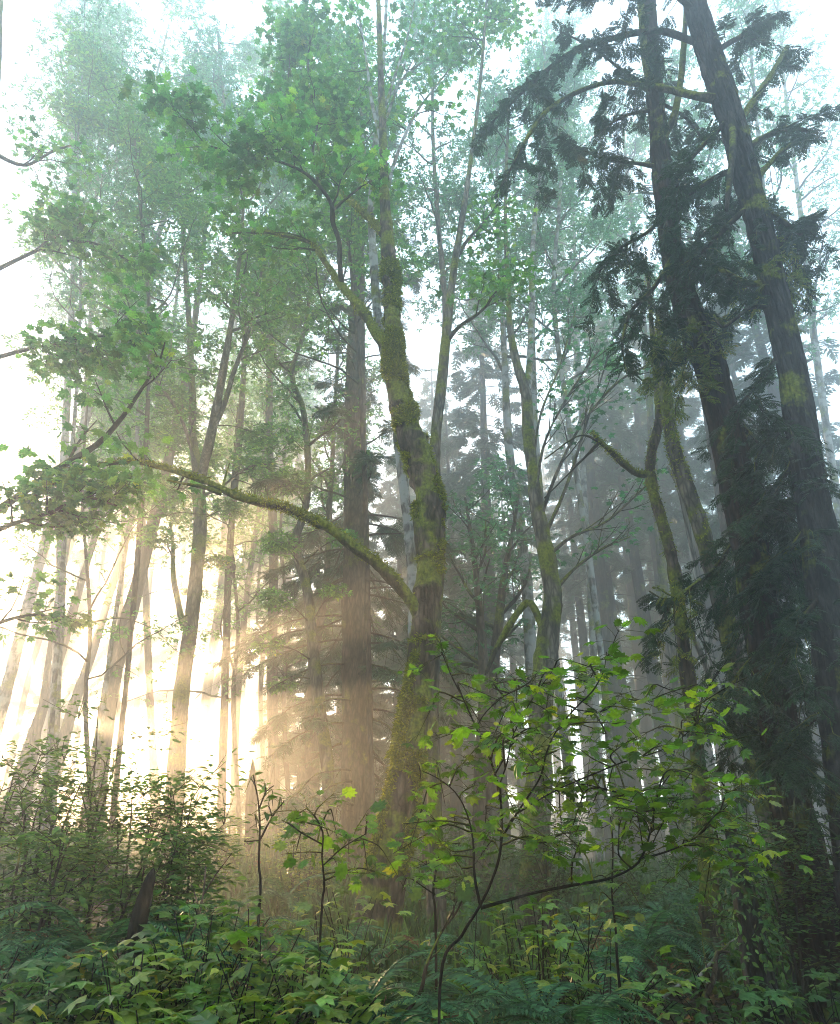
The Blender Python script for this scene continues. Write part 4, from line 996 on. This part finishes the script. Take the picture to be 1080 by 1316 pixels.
stem_plant('hazel_sapling', 'slim sapling with small hanging oval leaves right of the pointed snag', 'sapling', (334, 1160), 5.2,
    [[(334, 1160, 3.5), (333, 1110, 3.2), (334, 1060, 2.6), (332, 1030, 2.2), (328, 1010, 2), (322, 1000, 1.5)], [(334, 1080, 3), (350, 1050, 2), (365, 1030, 1.5)], [(333, 1040, 2.5), (342, 1018, 2), (352, 1010, 1.5)]],
    [(322, 1002, 4), (340, 1014, 5), (350, 1025, 4), (333, 1040, 5), (362, 1036, 4), (346, 1048, 4), (330, 1060, 4), (370, 1042, 3), (318, 1078, 4)], 'shrub', .09, 6, tpl=OVAL, seed=9)
stem_plant('maple_sapling', 'thin dark upright sapling with yellowing leaves below the vine maple branch, right of the ferns', 'sapling', (795, 1250), 4.6,
    [[(795, 1250, 3.5), (792, 1200, 3), (787, 1150, 2.5), (788, 1090, 2), (785, 1050, 1.5)]],
    [(770, 1160, 5), (805, 1180, 5), (790, 1120, 5), (760, 1130, 5), (815, 1150, 5)], 'thimble', .085, 6, seed=10)
stem_plant('maple_seedling', 'little maple sapling between the slim stem and the lit ferns, leaves held flat', 'sapling', (560, 1190), 4.8,
    [[(560, 1190, 3.5), (557, 1150, 3), (562, 1110, 2.4), (570, 1085, 1.5)], [(559, 1150, 2), (530, 1130, 1.5)]],
    [(560, 1110, 6), (585, 1120, 6), (600, 1100, 5), (540, 1125, 6), (575, 1145, 6), (520, 1135, 5), (610, 1130, 5), (590, 1085, 5)], 'thimble', .09, 6, seed=12)

# ---------------------------------------------------------------- leafy shrubs on the left bank
def shrub(label, px, py_top, D, wpx, seed, leaf='shrub', size=.088, tpl=OVAL, n=5, per=4, dens=.5, group='leafy shrubs on the left bank', name='shrub'):
    top = P(px, py_top, D); x = top[0]; g0 = gz(x, D); H = max(.5, top[2] - g0); W = R_(wpx, py_top, D)
    root = thing(name, label, 'shrub', (x, D, g0), group)
    G = Grow(seed); lv = MB(); rg = G.r
    for k in range(n):
        az = rg.uniform(0, 6.283); rr = W * rg.uniform(.2, .9)
        e = np.array([x + math.cos(az) * rr, D + math.sin(az) * rr * .8, g0 + H * rg.uniform(.65, 1.02)])
        a = np.array([x + rg.normal(0, .12), D + rg.normal(0, .12), g0 - .05])
        mid = a * .45 + e * .55; mid[2] += H * .12
        q, qr = smooth_path([a, mid, e], [.012, .009, .003], .08)
        m_ = MB(); tube(m_, q, qr, 5); m_.build('stem', M['twig'], root)
        G.kids(q, qr, 2, H * .75 + .25, kids=(5, int(9 * dens)), ang=(40, 80), flat=.85, up=.0, t0=.3)
    G.wood.build('twig_sprays', M['twig'], root)
    G.foliage(lv, per, size, tpl, .1, .012, .22)
    lv.build('leaves', M[leaf], root, smooth=False)
    return root
for a in (('tall airy shrub at the left edge with layered small leaves against the bright mist', 92, 925, 6.6, 110, 401), ('airy shrub with layered leaves in front of the thick leaning trunk', 150, 905, 7.2, 110, 402),
          ('shrub with flat leafy layers between the leaning trunk and the forked maple', 205, 955, 6.8, 100, 403), ('rounded dark shrub at the foot of the forked maple, right end of the bank', 252, 1000, 6.4, 80, 404),
          ('low dense shrub under the tall airy shrubs, cut by the left edge', 85, 1050, 5.6, 140, 405), ('low dense dark shrub below the forked maple', 190, 1065, 5.8, 140, 406)):
    shrub(*a)
shrub('dark bushy shrub outside the left picture edge', 10, 985, 6.2, 120, 407)
shrub('sunlit yellow green bush beside the pointed snag', 285, 1052, 13.5, 60, 408, 'thimble', .09, n=6, group='lit bushes in the misty clearing')
shrub('pale green bush at the foot of the tall fir', 395, 1062, 12, 90, 409, 'thimble', .09, n=6, group='lit bushes in the misty clearing')
shrub('hazy bush in front of the twin trunks', 600, 1075, 12, 90, 410, 'herb', .09, n=6, group='lit bushes in the misty clearing')
shrub('hazy low bush at the foot of the leaning mossy alder', 700, 1065, 10.5, 100, 411, 'herb', .09, n=6, group='lit bushes in the misty clearing')
shrub('dark bush hiding the base of the dead stems at right', 905, 1010, 8.6, 90, 412, 'herb', .08, n=6, group='dark bushes under the cedars')
shrub('dark bush with small leaves at the right picture edge, under the cedar boughs', 985, 1060, 6.6, 90, 413, 'herb', .08, n=7, group='dark bushes under the cedars')
shrub('dark undergrowth bush beyond the hazy ferns at right', 835, 1105, 11, 120, 414, 'herb', .09, n=6, group='dark bushes under the cedars')
shrub('leafy bush outside the right picture edge', 1060, 1050, 6.4, 120, 415, 'herb', .08, group='dark bushes under the cedars')

# ---------------------------------------------------------------- thimbleberry clumps, front left
def herb_clump(label, px, py, D, seed, n=26, W=.42, size=.12, leaf='thimble', tpl=MAPLE5, hmin=.45, group='thimbleberry clumps along the front'):
    top = P(px, py, D); x = top[0]; g0 = gz(x, D); H = top[2] - g0
    if H < .25: H = .25
    root = thing('thimbleberry_plant', label, 'plant', (x, D, g0), group)
    rg = np.random.default_rng(seed); st = MB(); lv = MB()
    ps, ds, ns = [], [], []
    for k in range(n):
        az = rg.uniform(0, 6.283); rr = W * math.sqrt(rg.random())
        hz = H * (1 - .35 * (rr / W) ** 2) * rg.uniform(hmin, 1)
        e = np.array([x + math.cos(az) * rr, D + math.sin(az) * rr, g0 + hz])
        b = np.array([x + rg.normal(0, .1), D + rg.normal(0, .1), g0 - .04])
        tube(st, smooth_path([b, (b + e) / 2 + np.array([0, 0, .1]), e], [.005, .004, .002], .12)[0], np.linspace(.005, .002, len(smooth_path([b, (b + e) / 2, e], [1, 1, 1], .12)[0])) if False else .003 * np.ones(len(smooth_path([b, (b + e) / 2 + np.array([0, 0, .1]), e], [1, 1, 1], .12)[0])), 4)
        for j in range(rg.integers(3, 6)):
            aa = rg.uniform(0, 6.283); d = np.array([math.cos(aa), math.sin(aa), -.15])
            ps.append(e + d * rg.uniform(.02, .1) + np.array([0, 0, rg.normal(0, .04)])); ds.append(d); ns.append([rg.normal(0, .28), rg.normal(0, .28), 1])
    leaves(lv, np.array(ps), np.array(ns), np.array(ds), size * rg.uniform(.6, 1.15, len(ps)), tpl)
    st.build('stem_clumps', M['stem'], root); lv.build('leaves', M[leaf], root, smooth=False)
    return root
for a in (('yellow green thimbleberry right of the dark stick, topmost of the front bank', 285, 1140, 4.6, 501), ('thimbleberry with a bright yellow leaf in the middle of the front bank', 250, 1162, 4.2, 502),
          ('thimbleberry clump below the little maple sapling', 352, 1150, 4.5, 503), ('green thimbleberry at the lower left corner', 110, 1195, 4.0, 504), ('thimbleberry clump at the bottom edge under the dark stick', 185, 1185, 3.9, 505),
          ('thimbleberry at the bottom edge with the yellowest leaves', 165, 1215, 3.6, 506), ('thimbleberry at the bottom edge left of the middle ferns', 300, 1195, 3.9, 507), ('low thimbleberry beside the middle ferns, bottom edge', 390, 1200, 4.0, 508),
          ('small leaved clump at the bottom edge below the sapling', 445, 1222, 4.0, 509), ('thimbleberry right under the left fern', 90, 1235, 3.6, 510), ('thimbleberry in the very bottom row, left of centre', 240, 1240, 3.6, 511), ('thimbleberry in the very bottom row, near the middle', 350, 1245, 3.6, 512),
          ('thimbleberry clump outside the lower left edge', 30, 1200, 4.0, 513), ('bright pale leaved clump held flat behind the vine maple stem', 700, 1128, 5.2, 514), ('bright pale leaved clump right of the lit ferns', 768, 1150, 5.0, 515), ('pale leaved clump under the long vine maple branch', 655, 1140, 5.4, 516),
          ('low clump on the litter at lower right', 905, 1205, 5.2, 517), ('low clump at the lower right corner', 965, 1195, 5.0, 518), ('dark clump outside the lower right corner', 1050, 1190, 4.6, 519), ('leafy clump behind the little maple sapling', 450, 1125, 6.0, 520)):
    herb_clump(*a, n=14 if a[4] in (517, 518) else 30, leaf='herb' if a[4] in (517, 518, 519, 504, 513) else ('vine' if a[4] % 3 == 0 else 'thimble'), W=.5 if a[3] > 4.4 else .42)

# ---------------------------------------------------------------- sword ferns
def frond_mesh(seed, npair=34, stiff=.5, mt='fern'):
    rg = random.Random(seed); mb = MB()
    t = np.linspace(0, 1, 16)
    y = t * (1 - .18 * t * t); z = .62 * t - (.62 + stiff) * t * t * .85
    ax = np.stack([.03 * np.sin(t * 3 + seed), y, z], 1)
    tube(mb, ax, np.linspace(.006, .0015, 16), 4)
    V = []; Q = []
    for k in range(npair):
        u = .10 + .9 * k / npair
        i = min(14, int(u * 15)); f = u * 15 - i
        c = ax[i] * (1 - f) + ax[i + 1] * f; d = ax[i + 1] - ax[i]; d /= np.linalg.norm(d)
        L = .135 * math.sin(min(1, (u + .12) * 1.25) * math.pi * .5) * (1 - u ** 3.2) + .012
        for s in (-1, 1):
            l = L * rg.uniform(.88, 1.06)
            e = c + np.array([s * l, 0, 0]) + d * l * .28 + np.array([0, 0, -.16 * l + rg.gauss(0, .006)])
            w = d * .0125
            m = c * .6 + e * .4
            b = len(V); V += [c - w * .6, m - w, e, m + w + np.array([0, 0, .004])]; Q.append([b, b + 1, b + 2, b + 3])
    mb.add(np.array(V), np.array(Q))
    return mb.mesh('frond', M[mt], smooth=False)
FRONDS = [frond_mesh(600 + k, 34, .2 + .22 * k) for k in range(4)]
DEADF = frond_mesh(611, 30, 1.15, 'dead_frond')
def fern(label, px, py, D, R, nf, seed, group='sword ferns on the forest floor'):
    c = P(px, py, D); x = c[0]; g0 = gz(x, D); zc = max(g0, c[2] - R * .55)
    rg = random.Random(seed)
    root = thing('sword_fern', label, 'fern', (x, D, min(zc, g0 + .45)), group)
    for k in range(nf):
        o = bpy.data.objects.new('frond', DEADF if rg.random() < .1 else FRONDS[rg.randrange(4)]); C.objects.link(o); o.parent = root
        s = R * rg.uniform(.75, 1.12)
        o.scale = (s, s, s * rg.uniform(.85, 1.25)); o.rotation_euler = (rg.uniform(-.15, .42), rg.uniform(-.2, .2), 6.283 * k / nf + rg.uniform(-.25, .25))
    return root
for a in (('big sword fern on the left bank under the low shrubs, left of the dark stick', 140, 1115, 5.4, 1.0, 16, 1), ('sword fern at the left edge below the big one', 80, 1150, 5.0, .8, 13, 2), ('sword fern just right of the dark stick', 222, 1140, 5.4, .75, 12, 3),
          ('dark sword fern in the middle front, below the mossy trunk', 470, 1165, 4.9, .95, 16, 4), ('sword fern in the middle front, left of the vine maple stem', 545, 1180, 4.6, .9, 15, 5), ('small sword fern at the middle of the bottom edge', 500, 1215, 4.0, .65, 13, 6),
          ('bright bluish sword fern right of the vine maple stem, its frond pointing right', 690, 1175, 4.4, .95, 15, 7), ('sword fern with a brown shadowed heart under the vine maple branch', 640, 1195, 4.1, .75, 13, 8), ('sword fern in the bottom edge right of the vine maple base', 735, 1210, 4.2, .75, 13, 9),
          ('sword fern at the foot of the mossy maple, left side', 440, 1120, 7.4, .9, 14, 10), ('sword fern at the foot of the mossy maple, right side', 540, 1120, 7.2, .9, 14, 11), ('sword fern between the vine maple and the hazy fern bed', 760, 1120, 7.0, .9, 14, 12),
          ('sword fern outside the left edge', 20, 1110, 5.4, .9, 12, 13), ('sword fern behind the thimbleberry bank, below the pointed snag', 320, 1112, 7.0, .9, 13, 14), ('small sword fern on the bank below the rounded dark shrub', 265, 1098, 6.2, .7, 12, 15)):
    fern(*a)
lab = 'dark sword fern in the hazy fern bed at right, behind the leaf litter'
for k, (px, py, D) in enumerate(((820, 1140, 8), (870, 1150, 8.4), (915, 1150, 8.8), (850, 1128, 10), (900, 1125, 10.5), (800, 1122, 10.5), (945, 1135, 9.6), (775, 1140, 9), (880, 1112, 12.5), (930, 1110, 13), (820, 1108, 13))):
    fern(lab, px, py, D, .95, 12, 50 + k, 'hazy fern bed at right')
lab = 'small pale sword fern in the misty clearing behind the mossy maple'
for k, (px, py, D) in enumerate(((370, 1092, 10.5), (420, 1085, 13), (600, 1095, 10), (640, 1090, 12), (690, 1092, 12), (560, 1088, 13), (340, 1075, 14))):
    fern(lab, px, py, D, .9, 11, 80 + k, 'pale ferns in the misty clearing')

# leaning dark stick
q, qr = px_path([(178, 1190, 20), (184, 1165, 19), (190, 1142, 16), (194, 1128, 13), (197, 1118, 5)], 4.9)
q = np.vstack([[q[0][0] - .03, q[0][1], gz(q[0][0], 4.9) - .1], q]); qr = np.concatenate([[qr[0] * 1.1], qr])
sk = thing('broken_stick', 'short black broken stump stick leaning right on the left bank', 'dead wood', (q[0][0], q[0][1], q[0][2] + .1))
trunk_part(sk, 'snapped_stem', q, qr, M['black'], 10, .04, bark_disp(.2, 3, .15, 14, 4))
for k, (lb, a, c, D) in enumerate((('thin dead branch sticking up out of the thimbleberry bank at lower left', (232, 1215), (262, 1120), 4.3), ('pale dead branch lying across the leaf litter at lower right', (840, 1230), (960, 1205), 5.6),
        ('dry forked twig leaning among the ferns under the vine maple stem', (520, 1235), (600, 1140), 4.5), ('rotten branch lying on the soil below the ivy covered stump', (880, 1250), (930, 1218), 4.8))):
    p0, p1 = P(*a, D), P(*c, D + .25)
    p0[2] = max(p0[2] - .25, gz(p0[0], p0[1]) + .01)
    rg = np.random.default_rng(900 + k)
    q = np.array([p0 + (p1 - p0) * f + rg.normal(0, .02, 3) for f in np.linspace(0, 1, 6)])
    fb = thing('fallen_branch', lb, 'branch', (p0[0], p0[1], p0[2]), 'dead branches on the forest floor')
    o, qs, qr, v_, d_ = trunk_part(fb, 'limb', q, np.linspace(.013, .004, 6) * (2 if k == 3 else 1), M['dead' if k in (1, 4) else 'brown'], 8, .03, bark_disp(.2, 3, .15, 20, k))
    for f in (.4, .6, .75):
        i = int(f * len(qs)); e = qs[i] + (p1 - p0) * .22 + rg.normal(0, .07, 3)
        m_ = MB(); tube(m_, np.array([qs[i], (qs[i] + e) / 2 + rg.normal(0, .01, 3), e]), [.005, .004, .002], 5); m_.build('twig', M['dead' if k in (1, 4) else 'brown'], fb)
# ivy covered leaning trunk at the lower right
p, r = rooted([(978, 1260, 40), (968, 1200, 34), (956, 1140, 28), (946, 1095, 22), (938, 1060, 14), (932, 1040, 5)], 5.4, 1.2)
iv = thing('ivy_covered_stump', 'dark leaning stump wrapped in small leaved ivy at the lower right', 'tree stump', (p[0][0], p[0][1], gz(p[0][0], p[0][1])))
o, pp, rr, v, d = trunk_part(iv, 'trunk', p, r, M['dark'], 14, .06, bark_disp(.15, 2, .1, 8, 44))
rg = np.random.default_rng(44); k = rg.choice(len(v), 1500); mb = MB()
leaves(mb, v[k] + d[k] * rg.uniform(0, .12, (1500, 1)) + rg.normal(0, .02, (1500, 3)), d[k] * .6 + rg.normal(0, .5, (1500, 3)) + [0, 0, .5], rg.normal(0, .6, (1500, 3)) + [0, 0, -.6], rg.uniform(.03, .06, 1500), OVAL)
mb.build('ivy', M['herb'], iv, smooth=False)

# ---------------------------------------------------------------- what covers the ground
rg = np.random.default_rng(77); mb = MB()
N = 52000
x = rg.uniform(-18, 18, N); y = 3.0 + 33 * rg.random(N) ** 1.5
d_ = noise(np.stack([x, y, 0 * x], 1), .7, 9) + .5 * noise(np.stack([x, y, 0 * x], 1), 2.1, 10)
path_ = np.exp(-((x - 2.6) / 1.1) ** 2 - ((y - 6.2) / 2.0) ** 2)
ok = (d_ > -.45) & (rg.random(N) > path_ * 1.15) & (np.abs(x) < y * .8 + 2)
x, y, d_ = x[ok], y[ok], d_[ok]; n = len(x)
h = np.clip((.22 + .3 * d_), .04, .6) * rg.uniform(.3, 1, n)
for tpl, msk in ((OVAL, rg.random(n) < .6), (MAPLE5, None)):
    if msk is None: msk = ~last
    last = msk
    m_ = msk.sum()
    leaves(mb, np.stack([x, y, ground(x, y) + h], 1)[msk], rg.normal(0, .35, (m_, 3)) + [0, 0, 1], np.stack([rg.normal(0, 1, m_), rg.normal(0, 1, m_), rg.normal(-.2, .2, m_)], 1), rg.uniform(.04, .10, m_) * (1 + y[msk] * .03), tpl)
o = tag(mb.build('undergrowth', M['herb'], smooth=False), kind='stuff')
o['label'] = 'low green herbs covering the forest floor'
mb = MB(); N = 14000
x = rg.uniform(-9, 9, N); y = 3.0 + 17 * rg.random(N) ** 1.4
leaves(mb, np.stack([x, y, ground(x, y) + rg.uniform(.004, .05, N)], 1), rg.normal(0, .4, (N, 3)) + [0, 0, 1], rg.normal(0, 1, (N, 3)), rg.uniform(.04, .1, N), MAPLE5)
tag(mb.build('leaf_litter', M['litter'], smooth=False), kind='stuff')['label'] = 'brown and orange fallen leaves on the dark soil'
mb = MB(); N = 26000
x = rg.uniform(-11, 9, N); y = 6.5 + 15 * rg.random(N)
blade = (np.array([[-.03, 0, 0], [.03, 0, 0], [.02, .6, .0], [0, 1, -.12], [-.02, .6, 0]]), np.array([[0, 1, 2, 3, 4]]))
ok = noise(np.stack([x, y, 0 * x], 1), .5, 21) > -.05; x, y = x[ok], y[ok]; n = len(x)
leaves(mb, np.stack([x, y, ground(x, y) - .02], 1), rg.normal(0, 1, (n, 3)) * [1, 1, .2], rg.normal(0, .35, (n, 3)) + [0, 0, 1], rg.uniform(.3, .75, n), blade)
tag(mb.build('grass', M['herb'], smooth=False), kind='stuff')['label'] = 'thin wispy grass in the misty clearing'


# ---------------------------------------------------------------- air, sky, sun, camera
def haze():
    z0, z1 = -2.5, TOPZ
    x0, x1, y0, y1 = -HX, HX, HY0, HY1
    v = [(x, y, z) for z in (z0, z1) for y in (y0, y1) for x in (x0, x1)]
    f = [[0, 2, 3, 1], [4, 5, 7, 6], [0, 1, 5, 4], [2, 6, 7, 3], [0, 4, 6, 2], [1, 3, 7, 5]]
    mb = MB(); mb.add(v, f)
    m, nt, out = mat('morning_mist')
    pv = nt.nodes.new('ShaderNodeVolumePrincipled')
    pv.inputs['Color'].default_value = (.93, .95, .96, 1)
    pv.inputs['Density'].default_value = HAZE
    pv.inputs['Anisotropy'].default_value = HAZE_G
    nt.links.new(pv.outputs[0], out.inputs['Volume'])
    o = mb.build('haze', m, smooth=False)
    tag(o, kind='stuff', label='pale golden morning mist hanging through the whole wood')

HAZE, HAZE_G = 0.0145, 0.82
bpy.context.view_layer.update()
TOPZ = max((o.matrix_world @ Vector(c)).z for o in SC.objects if o.type == 'MESH' for c in o.bound_box) + 1.0
haze()

SUN_EL, SUN_AZ = rad(8.7), rad(-27)
w = bpy.data.worlds.new('World'); SC.world = w; w.use_nodes = True
nt = w.node_tree; bg = nt.nodes['Background']
sky = nt.nodes.new('ShaderNodeTexSky'); sky.sky_type = 'NISHITA'; sky.sun_disc = False
sky.sun_elevation = SUN_EL; sky.sun_rotation = SUN_AZ; sky.dust_density = 0.5; sky.air_density = 1.2
fogc = nt.nodes.new('ShaderNodeMix'); fogc.data_type = 'RGBA'; fogc.blend_type = 'ADD'; fogc.inputs[0].default_value = 1
fogc.inputs[7].default_value = (6.2, 8.6, 10.4, 1)      # pale high fog over the clear sky
nt.links.new(sky.outputs[0], fogc.inputs[6]); nt.links.new(fogc.outputs[2], bg.inputs[0])
bg.inputs[1].default_value = 0.06

sl = bpy.data.lights.new('sun', 'SUN'); sl.energy = 4.2; sl.angle = rad(0.5); sl.color = (1.0, .64, .32)
so = bpy.data.objects.new('sun', sl); C.objects.link(so)
sv = Vector((math.sin(SUN_AZ) * math.cos(SUN_EL), math.cos(SUN_AZ) * math.cos(SUN_EL), math.sin(SUN_EL)))
so.rotation_euler = sv.to_track_quat('Z', 'Y').to_euler(); so.location = sv * 60

cam = bpy.data.cameras.new('camera'); co = bpy.data.objects.new('camera', cam); C.objects.link(co)
cam.sensor_fit = 'HORIZONTAL'; cam.sensor_width = 36; cam.lens = 36 * PF / 1080
cam.clip_start = .05; cam.clip_end = 500
co.location = (0, 0, EYE); co.rotation_euler = (rad(90) + TH, 0, 0)
SC.camera = co
SC.view_settings.view_transform = 'Standard'; SC.view_settings.look = 'None'; SC.view_settings.gamma = 1
SC.view_settings.exposure = 2.0
cy = SC.cycles
cy.max_bounces = 6; cy.diffuse_bounces = 3; cy.glossy_bounces = 1; cy.transmission_bounces = 3; cy.volume_bounces = 2; cy.transparent_max_bounces = 4
cy.use_denoising = True; cy.denoiser = 'OPENIMAGEDENOISE'; cy.denoising_prefilter = 'NONE'
cy.filter_width = 1.0
cy.caustics_reflective = False; cy.caustics_refractive = False
cy.sample_clamp_indirect = 6.0
